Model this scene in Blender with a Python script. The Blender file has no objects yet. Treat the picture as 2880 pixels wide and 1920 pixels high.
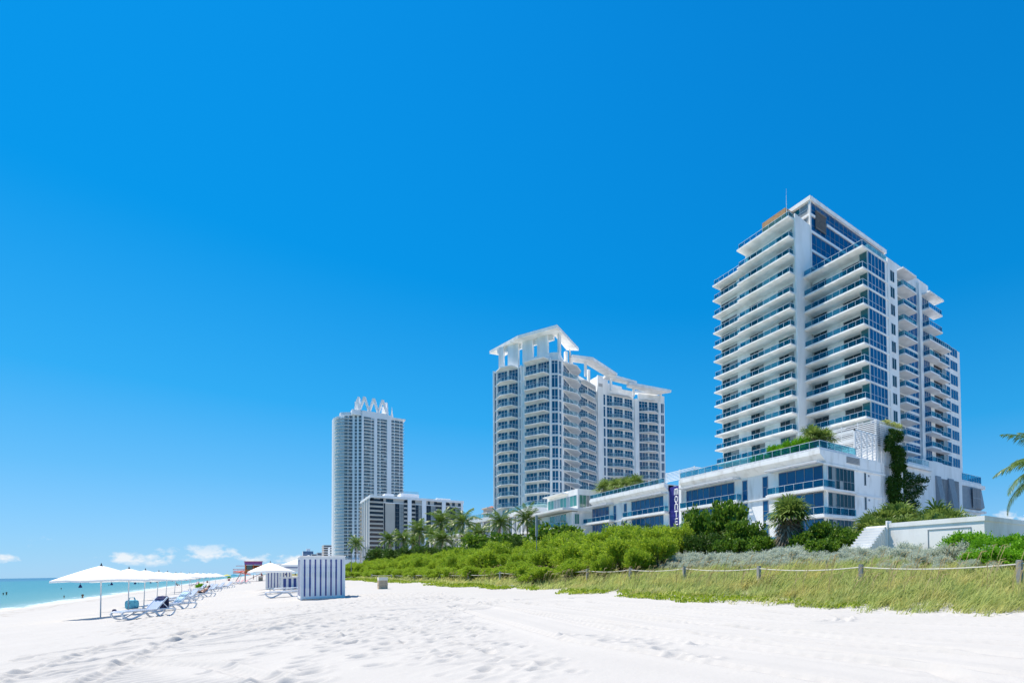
import bpy, bmesh, math, random
import numpy as np
from mathutils import Vector, Matrix
R = math.radians
random.seed(7); RNG = np.random.default_rng(7)
scn = bpy.context.scene
COL = scn.collection

# ------------------------------------------------------------------ camera
F, PX, PY = 1474.0, 2000.0, 1557.0            # focal length and principal point in pixels of a 2880 px wide picture
YAW, TILT, ROLL, EYE = R(41), R(1.5), 0.015, np.array([0, 0, 2.0])
_r0 = np.array([math.cos(YAW), -math.sin(YAW), 0.0])
_f = np.array([math.sin(YAW)*math.cos(TILT), math.cos(YAW)*math.cos(TILT), math.sin(TILT)])
_u0 = np.cross(_r0, _f)
_r = _r0*math.cos(ROLL) - _u0*math.sin(ROLL)
_u = _u0*math.cos(ROLL) + _r0*math.sin(ROLL)
cam = bpy.data.cameras.new('camera')
cam.sensor_width = 36.0
cam.lens = F/2880*36
cam.shift_x = (1440-PX)/2880
cam.shift_y = (PY-960)/2880
cam.clip_start, cam.clip_end = 0.1, 30000
camo = bpy.data.objects.new('camera', cam); COL.objects.link(camo)
camo.matrix_world = Matrix(((_r[0], _u[0], -_f[0], EYE[0]), (_r[1], _u[1], -_f[1], EYE[1]), (_r[2], _u[2], -_f[2], EYE[2]), (0, 0, 0, 1)))
scn.camera = camo
def ray(px, py): return _f + _r*(px-PX)/F - _u*(py-PY)/F
def onz(px, py, z): d = ray(px, py); return EYE + d*((z-2)/d[2])
def onx(px, py, x): d = ray(px, py); return EYE + d*(x/d[0])
def dep(px, py, w): return EYE + ray(px, py)*w

# ------------------------------------------------------------------ sky, sun, exposure
SUN_EL, SUN_AZ = R(62), R(-31)                 # azimuth from +Y (along the beach) towards +X (inland)
wd = bpy.data.worlds.new('World'); scn.world = wd; wd.use_nodes = True
nt = wd.node_tree; nt.nodes.clear()
def nd(t, nt_=None, **k):
    n = (nt_ or nt).nodes.new(t)
    for a, b in k.items(): setattr(n, a, b)
    return n
wo = nd('ShaderNodeOutputWorld'); bg = nd('ShaderNodeBackground')
sky = nd('ShaderNodeTexSky', sky_type='NISHITA', sun_disc=False, sun_elevation=SUN_EL, sun_rotation=SUN_AZ,
         altitude=0, air_density=1.0, dust_density=0.3, ozone_density=1.6)
lk = nt.links.new
SKY_ADJ = nd('ShaderNodeHueSaturation'); SKY_ADJ.inputs['Saturation'].default_value = 1.0; SKY_ADJ.inputs['Value'].default_value = 1.0
gam = nd('ShaderNodeGamma'); gam.inputs[1].default_value = 1.0
tint = nd('ShaderNodeMix', data_type='RGBA', blend_type='MULTIPLY'); tint.inputs[0].default_value = 1; TR = nd('ShaderNodeValToRGB'); SKYRAMP = ((0, (.30, .515, .98)), (.03, (.25, .48, .82)), (.14, (.165, .46, .68)), (.25, (.07, .50, .725)), (.43, (.006, .53, .79)), (.72, (.010, .60, .98)))
_e = TR.color_ramp.elements
for _i, (_p, _c) in enumerate(SKYRAMP):
    _q = _e[0] if _i == 0 else (_e[-1] if _i == len(SKYRAMP)-1 else _e.new(_p)); _q.position = _p; _q.color = (*_c, 1)

lk(sky.outputs[0], tint.inputs[6]); lk(TR.outputs[0], tint.inputs[7]); lk(tint.outputs[2], SKY_ADJ.inputs['Color'])
# low cumulus clouds along the horizon, by direction
tc = nd('ShaderNodeTexCoord'); sep = nd('ShaderNodeSeparateXYZ'); lk(tc.outputs['Generated'], sep.inputs[0]); lk(sep.outputs[2], TR.inputs[0])
mp = nd('ShaderNodeMapping'); mp.inputs['Scale'].default_value = (1, 1, 1.5); lk(tc.outputs['Generated'], mp.inputs[0])
ns = nd('ShaderNodeTexNoise'); ns.inputs['Scale'].default_value = 27; ns.inputs['Detail'].default_value = 7; ns.inputs['Roughness'].default_value = .55
lk(mp.outputs[0], ns.inputs['Vector'])
def mth(op, a, b=None, c=None, clamp=False, nt_=None):
    n = nd('ShaderNodeMath', nt_, operation=op, use_clamp=clamp)
    for i, v in enumerate((a, b, c)):
        if v is None: continue
        if hasattr(v, 'links'): (nt_ or nt).links.new(v, n.inputs[i])
        else: n.inputs[i].default_value = v
    return n.outputs[0]
def band(z, a, b, c, d):                       # 0 below a, 1 between b and c, 0 above d
    up = nd('ShaderNodeMapRange'); up.inputs[1].default_value = a; up.inputs[2].default_value = b
    dn = nd('ShaderNodeMapRange'); dn.inputs[1].default_value = c; dn.inputs[2].default_value = d; dn.inputs[3].default_value = 1; dn.inputs[4].default_value = 0
    lk(z, up.inputs[0]); lk(z, dn.inputs[0]); return mth('MULTIPLY', up.outputs[0], dn.outputs[0])
low = band(sep.outputs[2], .008, .02, .026, .055)
rt = nd('ShaderNodeMapRange'); rt.inputs[1].default_value = .925; rt.inputs[2].default_value = .945; lk(sep.outputs[0], rt.inputs[0])
low = mth('MAXIMUM', low, mth('MULTIPLY', band(sep.outputs[2], .03, .06, .08, .125), rt.outputs[0]))
cov = mth('ADD', ns.outputs[0], mth('MULTIPLY', low, .22))
cr = nd('ShaderNodeMapRange'); cr.inputs[1].default_value = .69; cr.inputs[2].default_value = .79; lk(cov, cr.inputs[0])
cl = mth('MULTIPLY', cr.outputs[0], low, clamp=True)
mixc = nd('ShaderNodeMix', data_type='RGBA'); lk(mth('MULTIPLY', cl, .9), mixc.inputs[0])
HZ = nd('ShaderNodeValToRGB'); _e = HZ.color_ramp.elements              # pale air low over the horizon, the same all round
for _i, (_p, _c) in enumerate(((0, (.36, .62, .86)), (.14, (.13, .50, .90)), (.25, (.03, .40, .86)), (.45, (.003, .285, .78)), (.75, (.002, .235, .69)))):
    _q = _e[0] if _i == 0 else (_e[-1] if _i == 4 else _e.new(_p)); _q.position = _p; _q.color = (*_c, 1)
lk(sep.outputs[2], HZ.inputs[0]); hv = nd('ShaderNodeVectorMath', operation='SCALE'); lk(HZ.outputs[0], hv.inputs[0]); hv.inputs['Scale'].default_value = 6.1
hf = nd('ShaderNodeMapRange'); hf.inputs[1].default_value = .12; hf.inputs[2].default_value = .9; hf.inputs[3].default_value = .66; hf.inputs[4].default_value = .4; lk(sep.outputs[2], hf.inputs[0])
hm = nd('ShaderNodeMix', data_type='RGBA'); lk(hf.outputs[0], hm.inputs[0]); lk(SKY_ADJ.outputs[0], hm.inputs[6]); lk(hv.outputs[0], hm.inputs[7])
lk(hm.outputs[2], gam.inputs[0]); lk(gam.outputs[0], mixc.inputs[6]); mixc.inputs[7].default_value = (5.0, 5.25, 5.5, 1)
lk(mixc.outputs[2], bg.inputs[0]); bg.inputs[1].default_value = 0.0677
lk(bg.outputs[0], wo.inputs[0])

sun = bpy.data.lights.new('sun', 'SUN'); sun.energy = 2.75; sun.angle = R(.5); sun.color = (1, .90, .76)
suno = bpy.data.objects.new('sun', sun); COL.objects.link(suno)
_sd = Vector((math.sin(SUN_AZ)*math.cos(SUN_EL), math.cos(SUN_AZ)*math.cos(SUN_EL), math.sin(SUN_EL)))
suno.rotation_euler = _sd.to_track_quat('Z', 'Y').to_euler()
scn.view_settings.view_transform = 'Standard'; scn.view_settings.look = 'None'
scn.view_settings.exposure = 1.40; scn.view_settings.gamma = 1
scn.cycles.max_bounces = 10; scn.cycles.diffuse_bounces = 7; scn.cycles.transparent_max_bounces = 24

# ------------------------------------------------------------------ materials
def new_mat(name):
    m = bpy.data.materials.new(name); m.use_nodes = True
    return m, m.node_tree, m.node_tree.nodes['Principled BSDF']
def pm(name, col, rough=.6, spec=.3, col2=None, scale=4.0, bump=0.0, bscale=40.0, metal=0.0, stretch=None, island=0.0, lo=.35, hi=.7):
    m, t, b = new_mat(name); L = t.links.new
    b.inputs['Roughness'].default_value = rough; b.inputs['Specular IOR Level'].default_value = spec; b.inputs['Metallic'].default_value = metal
    b.inputs['Base Color'].default_value = (*col, 1)
    co = nd('ShaderNodeTexCoord', t); src = co.outputs['Object']
    if stretch:
        q = nd('ShaderNodeMapping', t); q.inputs['Scale'].default_value = stretch; L(src, q.inputs[0]); vec = q.outputs[0]
    else: vec = src
    if col2:
        n = nd('ShaderNodeTexNoise', t); n.inputs['Scale'].default_value = scale; n.inputs['Detail'].default_value = 5; L(vec, n.inputs['Vector'])
        mr = nd('ShaderNodeMapRange', t); mr.inputs[1].default_value = lo; mr.inputs[2].default_value = hi; L(n.outputs[0], mr.inputs[0])
        x = nd('ShaderNodeMix', t, data_type='RGBA'); x.inputs[6].default_value = (*col, 1); x.inputs[7].default_value = (*col2, 1)
        fac = mr.outputs[0]
        if island:
            g = nd('ShaderNodeNewGeometry', t)
            fac = mth('ADD', mth('MULTIPLY', fac, 1-island, nt_=t), mth('MULTIPLY', g.outputs['Random Per Island'], island, nt_=t), nt_=t)
        L(fac, x.inputs[0]); L(x.outputs[2], b.inputs['Base Color'])
    if bump:
        n2 = nd('ShaderNodeTexNoise', t); n2.inputs['Scale'].default_value = bscale; n2.inputs['Detail'].default_value = 4; L(src, n2.inputs['Vector'])
        bp = nd('ShaderNodeBump', t); bp.inputs['Strength'].default_value = bump; bp.inputs['Distance'].default_value = .02; L(n2.outputs[0], bp.inputs['Height']); L(bp.outputs[0], b.inputs['Normal'])
    return m
M = {}
M['stucco'] = pm('white_stucco', (.90, .895, .88), .75, .2, (.74, .735, .715), .6, .15, 30, stretch=(1, 1, .25))
M['stucco2'] = pm('cool_white_concrete', (.84, .845, .85), .7, .2, (.76, .765, .77), .2, .1, 20, stretch=(1, 1, .2))
M['stain'] = pm('weathered_white_paint', (.90, .895, .88), .75, .2, (.62, .60, .56), .9, .2, 25, stretch=(1, 1, .35), lo=.5, hi=.85)
M['louvre'] = pm('grey_brown_louvre', (.22, .20, .19), .7, .2, (.17, .155, .15), 2)
M['beige'] = pm('beige_render', (.52, .49, .44), .8, .2, (.46, .43, .39), .1)
M['grey'] = pm('grey_panel', (.42, .44, .47), .6, .3, (.36, .38, .41), .5)
M['midgrey'] = pm('grey_metal', (.30, .32, .35), .45, .4, (.25, .27, .3), 2)
M['darkgrey'] = pm('dark_grey_metal', (.09, .10, .12), .45, .4, (.13, .14, .16), 2)
M['alu'] = pm('white_aluminium', (.72, .74, .76), .4, .5, (.66, .68, .7), 1.5)
M['rail'] = pm('rail_metal', (.74, .76, .78), .35, .5, (.55, .57, .6), 3)
M['brick'] = pm('tan_stone', (.50, .30, .15), .85, .2, (.30, .17, .09), 2.2, .4, 6, stretch=(1, 1, 3))
M['navy'] = pm('purple_blue_banner', (.035, .032, .25), .5, .3, (.028, .026, .20), .6)
M['signwhite'] = pm('white_lettering', (.85, .85, .86), .5, .3, (.8, .8, .8), 3)
M['terracotta'] = pm('terracotta_roof', (.45, .17, .10), .8, .2, (.36, .13, .08), .8)
M['tan'] = pm('pale_tan_concrete', (.60, .52, .44), .8, .2, (.52, .45, .38), .1)
def glass_mat(name, a, b, rough=.04, f0=1.0, ior=1.9, cur=.9):
    m, t, p = new_mat(name); L = t.links.new
    g = nd('ShaderNodeNewGeometry', t); x = nd('ShaderNodeValToRGB', t)
    x.color_ramp.elements[0].color = (*a, 1); x.color_ramp.elements[1].color = (*b, 1)
    if cur:
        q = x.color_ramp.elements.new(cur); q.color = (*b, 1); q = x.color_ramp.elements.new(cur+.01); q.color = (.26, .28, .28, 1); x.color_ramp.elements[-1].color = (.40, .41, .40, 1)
    L(g.outputs['Random Per Island'], x.inputs[0]); L(x.outputs[0], p.inputs['Base Color'])
    p.inputs['Roughness'].default_value = rough; p.inputs['IOR'].default_value = ior; p.inputs['Specular IOR Level'].default_value = f0*.5
    co = nd('ShaderNodeTexCoord', t); n = nd('ShaderNodeTexNoise', t); n.inputs['Scale'].default_value = .9; L(co.outputs['Object'], n.inputs['Vector'])
    bp = nd('ShaderNodeBump', t); bp.inputs['Strength'].default_value = .05; bp.inputs['Distance'].default_value = .02; L(n.outputs[0], bp.inputs['Height']); L(bp.outputs[0], p.inputs['Normal'])
    return m
M['glass_blue'] = glass_mat('blue_window_glass', (.002, .055, .17), (.006, .10, .26), ior=1.55, cur=0)
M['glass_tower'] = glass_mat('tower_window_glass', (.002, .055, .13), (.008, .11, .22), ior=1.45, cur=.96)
M['glass_dark'] = glass_mat('dark_window_glass', (.004, .016, .026), (.012, .055, .08), ior=1.45)
M['glass_teal'] = glass_mat('teal_window_glass', (.006, .085, .105), (.015, .13, .15), ior=1.5)
M['glass_green'] = glass_mat('green_window_glass', (.05, .20, .16), (.09, .28, .22))
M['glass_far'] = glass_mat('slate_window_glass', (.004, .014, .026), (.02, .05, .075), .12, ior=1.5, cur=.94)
M['glass_black'] = glass_mat('black_window_glass', (.004, .008, .018), (.010, .017, .033), .08, ior=1.45)
def rail_glass(name, tint, body, op):
    m = bpy.data.materials.new(name); m.use_nodes = True; t = m.node_tree; t.nodes.clear(); L = t.links.new
    o = nd('ShaderNodeOutputMaterial', t); mx = nd('ShaderNodeMixShader', t); tr = nd('ShaderNodeBsdfTransparent', t); pb = nd('ShaderNodeBsdfPrincipled', t)
    tr.inputs[0].default_value = (*tint, 1); pb.inputs['Base Color'].default_value = (*body, 1); pb.inputs['Roughness'].default_value = .05; pb.inputs['IOR'].default_value = 1.5
    g = nd('ShaderNodeNewGeometry', t); v = nd('ShaderNodeMapRange', t); v.inputs[3].default_value = op-.1; v.inputs[4].default_value = op+.1
    L(g.outputs['Random Per Island'], v.inputs[0]); L(v.outputs[0], mx.inputs[0]); L(tr.outputs[0], mx.inputs[1]); L(pb.outputs[0], mx.inputs[2]); L(mx.outputs[0], o.inputs[0])
    return m
M['rg'] = rail_glass('blue_rail_glass', (.46, .79, .88), (.005, .15, .27), .20)
M['rg2'] = rail_glass('pale_rail_glass', (.86, .94, .96), (.22, .42, .50), .20)
M['rg3'] = rail_glass('clear_green_rail_glass', (.80, .93, .93), (.15, .40, .42), .22)

# ------------------------------------------------------------------ mesh helpers
ORG = {}
class MB:
    """collects faces in world coordinates and links them as one mesh object"""
    def __init__(s): s.v = []; s.f = []; s.mi = []
    def add(s, vs, fs, mi=0):
        b = len(s.v); s.v.extend([tuple(map(float, p)) for p in vs]); s.f.extend([tuple(i+b for i in f) for f in fs]); s.mi.extend([mi]*len(fs)); return s
    def box(s, x0, x1, y0, y1, z0, z1, mi=0):
        return s.hexa([(x0, y0), (x1, y0), (x1, y1), (x0, y1)], z0, z1, mi)
    def hexa(s, pl, z0, z1, mi=0):             # prism over a plan polygon (anticlockwise from above)
        n = len(pl); a = sum(pl[i][0]*pl[(i+1) % n][1]-pl[(i+1) % n][0]*pl[i][1] for i in range(n))
        if a < 0: pl = pl[::-1]
        vs = [(p[0], p[1], z0) for p in pl]+[(p[0], p[1], z1) for p in pl]
        fs = [tuple(range(n-1, -1, -1)), tuple(range(n, 2*n))]+[(i, (i+1) % n, (i+1) % n+n, i+n) for i in range(n)]
        return s.add(vs, fs, mi)
    def tube(s, pts, r, n=6, mi=0, cap=True):
        pts = [np.array(p, float) for p in pts]; k = len(pts); rr = r if hasattr(r, '__len__') else [r]*k
        vs = []; up = np.array([0, 0, 1.0])
        for i, p in enumerate(pts):
            t = pts[min(i+1, k-1)]-pts[max(i-1, 0)]; t = t/(np.linalg.norm(t)+1e-9)
            a = np.cross(t, up if abs(t[2]) < .95 else np.array([1.0, 0, 0])); a /= np.linalg.norm(a)+1e-9; b = np.cross(t, a)
            for j in range(n):
                q = 2*math.pi*j/n; vs.append(p+(a*math.cos(q)+b*math.sin(q))*rr[i])
        fs = [(i*n+j, i*n+(j+1) % n, (i+1)*n+(j+1) % n, (i+1)*n+j) for i in range(k-1) for j in range(n)]
        if cap: fs += [tuple(range(n-1, -1, -1)), tuple(range((k-1)*n, k*n))]
        return s.add(vs, fs, mi)
    def fbox(s, fc, u0, u1, d0, d1, z0, z1, mi=0):
        return s.hexa([fc.p(u0, d0), fc.p(u1, d0), fc.p(u1, d1), fc.p(u0, d1)], z0, z1, mi)
    def build(s, name, mats, parent=None, smooth=False, loc=None):
        o0 = np.array(ORG[parent.name] if parent is not None else (loc if loc is not None else (0, 0, 0)), float)
        me = bpy.data.meshes.new(name)
        me.from_pydata([tuple(np.array(p)-o0) for p in s.v], [], s.f)
        for m in (mats if isinstance(mats, (list, tuple)) else [mats]): me.materials.append(M[m] if isinstance(m, str) else m)
        if len(set(s.mi)) > 1: me.polygons.foreach_set('material_index', s.mi)
        if smooth: me.polygons.foreach_set('use_smooth', [True]*len(s.f))
        me.update()
        ob = bpy.data.objects.new(name, me); COL.objects.link(ob)
        if parent is not None: ob.parent = parent; ORG[ob.name] = tuple(o0)
        else: ob.location = tuple(o0); ORG[ob.name] = tuple(o0)
        return ob
class Face:
    """a vertical facade seen from outside, p0 on its left and p1 on its right"""
    def __init__(s, p0, p1):
        s.a = np.array(p0[:2], float); d = np.array(p1[:2], float)-s.a; s.L = float(np.hypot(*d)); s.u = d/s.L; s.n = np.array([s.u[1], -s.u[0]])
    def p(s, u, d=0.0): q = s.a+s.u*u+s.n*d; return (float(q[0]), float(q[1]))
def tag(o, label=None, cat=None, group=None, kind=None):
    if label: o['label'] = label
    if cat: o['category'] = cat
    if group: o['group'] = group
    if kind: o['kind'] = kind
    return o
def empty(name, loc, label=None, cat=None, group=None):
    o = bpy.data.objects.new(name, None); COL.objects.link(o); o.location = loc; o.empty_display_size = .2; ORG[o.name] = tuple(loc)
    return tag(o, label, cat, group)
def kids(o): return [c for c in list(bpy.data.objects) if c.parent is o]
KIDS = {}
def copy_tree(o, parent=None, cache=None):
    c = o.copy(); COL.objects.link(c)
    if parent is not None: c.parent = parent
    if o.name not in KIDS: KIDS[o.name] = [k.name for k in kids(o)]
    for k in KIDS[o.name]: copy_tree(bpy.data.objects[k], c)
    return c
def place(o, loc, rz=0, sc=1, label=None, group=None):
    o.location = loc; o.rotation_euler = (0, 0, rz); o.scale = (sc, sc, sc) if not hasattr(sc, '__len__') else sc
    tag(o, label, None, group); return o

def window(fc, u0, u1, z0, z1, parent, nx=1, nz=1, glass='glass_blue', frame='alu', name='window', bar=.06, d=.02, trans=None, sub=True):
    """panes, each its own island, inside a proud frame"""
    g = MB(); f = MB() if sub else g; fi = 0 if sub else 1
    us = np.linspace(u0+bar, u1-bar, nx+1); zs = list(np.linspace(z0+bar, z1-bar, nz+1)) if trans is None else [z0+bar]+[z0+(z1-z0)*q for q in trans]+[z1-bar]
    for i in range(nx):
        for j in range(len(zs)-1): g.fbox(fc, us[i]+.004, us[i+1]-.004, .0, d, zs[j]+.004, zs[j+1]-.004, 0)
    for z in (z0+bar*.5, z1-bar*.5): f.fbox(fc, u0+.001, u1-.001, .0, d+.05, z-bar*.5, z+bar*.5, fi)
    for z in zs[1:-1]: f.fbox(fc, u0+bar, u1-bar, .0, d+.036, z-bar*.4, z+bar*.4, fi)
    for i, u in enumerate(us): f.fbox(fc, u-bar*.5, u+bar*.5, .0, d+.043, z0+bar, z1-bar, fi)
    if sub:
        w = g.build(name, glass, parent); f.build('frame', frame, w)
    else: w = g.build(name, [glass, frame], parent)
    return w
def balcony(plan, z, parent, th=.35, rail=None, h=1.05, slab='stucco', glass='rg', inset=.12, closed=False, post=1.6, base=.12, name='balcony', railname='railing'):
    """slab over a plan polygon with a glazed railing along the polyline `rail`"""
    s = MB().hexa(plan, z, z+th).build(name, slab, parent)
    if rail: railing(rail, z+th, s, h, glass, post, base, railname)
    return s
def railing(pl, z, parent, h=1.05, glass='rg', post=1.6, base=.12, name='railing'):
    g = MB()
    for a, b in zip(pl[:-1], pl[1:]):
        fc = Face(a, b); n = max(1, round(fc.L/post))
        if base: g.fbox(fc, 0, fc.L, -.03, .05, z+.001, z+base, 1)
        for i in range(n): g.fbox(fc, fc.L*i/n+.02, fc.L*(i+1)/n-.02, .0, .012, z+base+.01, z+h-.05, 0)
        for i in range(n+1): g.fbox(fc, max(0, fc.L*i/n-.018), min(fc.L, fc.L*i/n+.018), -.03, .03, z+base, z+h-.05, 1)
        g.fbox(fc, -.02, fc.L+.02, -.035, .035, z+h-.05, z+h, 1)
    return g.build(name, [glass, 'rail'], parent)

# ------------------------------------------------------------------ ground and water
def smooth(a, b, x): t = np.clip((x-a)/(b-a), 0, 1); return t*t*(3-2*t)
def vnoise(x, y, sc, seed):
    x = np.asarray(x, float)*sc; y = np.asarray(y, float)*sc; n = 512
    tab = np.random.default_rng(seed).random((n, n)); xi = np.floor(x).astype(int); yi = np.floor(y).astype(int); fx = x-xi; fy = y-yi
    fx = fx*fx*(3-2*fx); fy = fy*fy*(3-2*fy); g = lambda i, j: tab[i % n, j % n]
    return (g(xi, yi)*(1-fx)+g(xi+1, yi)*fx)*(1-fy)+(g(xi, yi+1)*(1-fx)+g(xi+1, yi+1)*fx)*fy-.5
GX = np.array([-6000, -400, -60, -25, -17.6, -13, -6, 1, 5, 15.5, 18, 20, 24, 28, 34, 45, 400, 6000.])
GZ = np.array([-60, -12, -4.0, -1.9, -1.0, -.62, -.2, .38, .5, .5, .72, 1.12, 1.75, 2.2, 2.5, 2.6, 2.6, 2.6])
def gbase(x, y):
    z = np.interp(x, GX, GZ)
    return z + vnoise(x, y, .11, 1)*.16*smooth(-16, -10, x) + vnoise(x, y, .05, 2)*.12
def gz(x, y): return float(gbase(np.array([x]), np.array([y]))[0])

def inpoly(x, y, poly):
    c = np.zeros(x.shape, bool); n = len(poly)
    for i in range(n):
        x0, y0 = poly[i]; x1, y1 = poly[(i+1) % n]
        with np.errstate(divide='ignore', invalid='ignore'):
            m = ((y0 > y) != (y1 > y)) & (x < (x1-x0)*(y-y0)/(y1-y0)+x0)
        c ^= m
    return c
def seg_dist(x, y, pts):
    best = np.full(x.shape, 1e9); al = np.zeros(x.shape); s0 = 0
    for (ax, ay), (bx, by) in zip(pts[:-1], pts[1:]):
        dx, dy = bx-ax, by-ay; L = math.hypot(dx, dy); t = np.clip(((x-ax)*dx+(y-ay)*dy)/(L*L), 0, 1)
        q = (x-ax-t*dx)*dy/L-(y-ay-t*dy)*dx/L; d = np.hypot(x-ax-t*dx, y-ay-t*dy); m = d < np.abs(best)
        best = np.where(m, d*np.sign(q+1e-9), best); al = np.where(m, s0+t*L, al); s0 += L
    return best, al
def P2(px, py, z=.42): q = onz(px, py, z); return (q[0], q[1])
def build_ground():
    xs = np.concatenate([[-6000, -1500, -400, -120, -60, -40, -30], np.arange(-26, -9, .35), np.arange(-9, -5, .12), np.arange(-5, 15, .055), np.arange(15, 20, .12), np.arange(20, 32, .4), np.arange(32, 60, 2), [80, 130, 250, 500, 1500, 6000]])
    ys = np.concatenate([[-6000, -800, -150, -40, -10], np.arange(-4, 4, .3), np.arange(4, 22, .055), np.arange(22, 34, .1), np.arange(34, 60, .2), np.arange(60, 130, .6), np.arange(130, 260, 4), [300, 380, 500, 700, 1000, 1500, 2500, 6000]])
    X, Y = np.meshgrid(xs, ys); z = gbase(X, Y)
    near = smooth(75, 40, Y)*smooth(-16, -13, X)*smooth(19, 16.5, X)
    # the loose, trodden wedge between the two graded lanes, and the graded lanes themselves
    wedge = [P2(*p) for p in ((700, 1752), (900, 1736), (1120, 1722), (1300, 1716), (1400, 1786), (1520, 1835), (1690, 1925), (1300, 1925), (1080, 1822), (900, 1792))]
    upper = [P2(*p, .5) for p in ((420, 1752), (640, 1740), (980, 1712), (1330, 1690), (1250, 1664), (1000, 1672), (800, 1700), (560, 1700), (500, 1660), (300, 1740))]
    w = np.zeros(X.shape)
    for dx, dy in ((0, 0), (.25, 0), (-.25, 0), (0, .4), (0, -.4), (.5, .3), (-.5, -.3)):
        w += (inpoly(X+dx, Y+dy, wedge) | inpoly(X+dx, Y+dy, upper))/7
    left = smooth(3.2, .5, X-.0*Y)
    rough = np.clip(w+.33*left*smooth(9, 14, Y), .03, 1)*near
    lump = vnoise(X, Y, 1.3, 3)*.16+vnoise(X, Y, 3.1, 4)*.26+vnoise(X, Y, 5.8, 5)*.40+vnoise(X, Y, 8.3, 6)*.28
    z += rough*lump*.10 + near*vnoise(X, Y, .4, 12)*.03
    # footprints: dimples with a small rim
    g = np.random.default_rng(11); pts = []
    while len(pts) < 5200:
        x, y = g.uniform(-9, 15), g.uniform(4, 42); pts.append((x, y))
    pts = np.array(pts); wi = np.interp
    trail = []
    for (a, b) in (((740, 1905), (1010, 1770)), ((800, 1915), (1100, 1810)), ((1720, 1810), (2060, 1880)), ((620, 1860), (900, 1745)), ((900, 1910), (1130, 1850)), ((1600, 1790), (2020, 1830))):
        p, q = P2(*a), P2(*b); n = int(math.hypot(q[0]-p[0], q[1]-p[1])/.62)
        for i in range(n):
            t = i/n; s = .11*(1 if i % 2 else -1); trail.append((p[0]+(q[0]-p[0])*t+s+g.normal(0, .06), p[1]+(q[1]-p[1])*t+g.normal(0, .06)))
    def dimple(x, y, r, dpt):
        i0, i1 = np.searchsorted(xs, (x-3*r, x+3*r)); j0, j1 = np.searchsorted(ys, (y-3*r, y+3*r))
        if i1 <= i0 or j1 <= j0: return
        d2 = ((X[j0:j1, i0:i1]-x)**2+(Y[j0:j1, i0:i1]-y)**2)/(r*r)
        z[j0:j1, i0:i1] += dpt*(-np.exp(-d2)+.55*np.exp(-(np.sqrt(d2)-1.5)**2*4))
    for x, y in pts:
        i = min(len(xs)-1, np.searchsorted(xs, x)); j = min(len(ys)-1, np.searchsorted(ys, y)); k = rough[j, i]
        if g.random() < k*.8: dimple(x, y, g.uniform(.085, .14), g.uniform(.03, .085)*k)
    for x, y in trail: dimple(x, y, .15, .07)
    # tyre tracks: long shallow ruts along the graded lanes, and one strip of tread marks at the lower left
    tr = [((1330, 1690), (1800, 1760), (2880, 1850)), ((1500, 1690), (2000, 1740), (2880, 1790)), ((1330, 1710), (1700, 1800), (2500, 1925)), ((1400, 1700), (2100, 1790), (2880, 1895)),
          ((600, 1756), (980, 1722), (1330, 1704)), ((560, 1772), (900, 1734), (1300, 1716)), ((200, 1790), (560, 1760), (760, 1752)), ((60, 1840), (420, 1800), (700, 1790)), ((560, 1925), (430, 1860), (240, 1836), (0, 1870)),
          ((0, 1900), (250, 1812), (420, 1772)), ((1250, 1690), (1600, 1700), (2300, 1745)), ((1650, 1685), (2300, 1730), (2880, 1752))]
    for k, pth in enumerate(tr):
        pt = [P2(*p) for p in pth]; d, al = seg_dist(X, Y, pt)
        for off in (-.8, .8):
            e = np.abs(d-off); z += near*(-.045*np.exp(-(e/.13)**2)+.05*np.exp(-((e-.21)/.06)**2)+.014*np.sin(al*2*math.pi/.34)*np.exp(-(e/.14)**4))
        z += near*(-.009*np.cos(d*9.0)*np.exp(-(d/1.6)**4))
    tp = [P2(*p) for p in ((270, 1838), (330, 1868), (430, 1893), (560, 1908), (760, 1925))]
    d, al = seg_dist(X, Y, tp)
    z += .075*np.exp(-(d/.55)**4)*(np.abs(np.sin(al*math.pi/.42+d*.9))**2-.5)*(Y > 3)*smooth(-.2, .3, al)
    # wash line of the sea
    z += .03*vnoise(X, Y, .35, 9)*smooth(-19, -17, X)*smooth(-12, -14, X)
    ny, nx = X.shape; v = np.stack([X.ravel(), Y.ravel(), z.ravel()], 1)
    a = (np.arange(ny-1)[:, None]*nx+np.arange(nx-1)[None, :]).ravel(); f = np.stack([a, a+1, a+1+nx, a+nx], 1)
    o = raw_mesh('sand', v, f, sand_mat()); tag(o, 'white sand of the beach rising into the dune', 'sand', None, 'structure')
def raw_mesh(name, v, f, mat, smooth_=True, parent=None, loc=(0, 0, 0)):
    me = bpy.data.meshes.new(name); k = f.shape[1]
    me.vertices.add(len(v)); me.vertices.foreach_set('co', np.ascontiguousarray(v, np.float32).ravel())
    me.loops.add(f.size); me.loops.foreach_set('vertex_index', np.ascontiguousarray(f, np.int32).ravel())
    me.polygons.add(len(f)); me.polygons.foreach_set('loop_start', np.arange(len(f), dtype=np.int32)*k)
    try: me.polygons.foreach_set('loop_total', np.full(len(f), k, np.int32))
    except Exception: pass
    if smooth_: me.polygons.foreach_set('use_smooth', np.ones(len(f), bool))
    me.materials.append(M[mat] if isinstance(mat, str) else mat); me.update(calc_edges=True)
    o = bpy.data.objects.new(name, me); COL.objects.link(o); o.location = loc; ORG[o.name] = tuple(loc)
    if parent is not None: o.parent = parent
    return o
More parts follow.
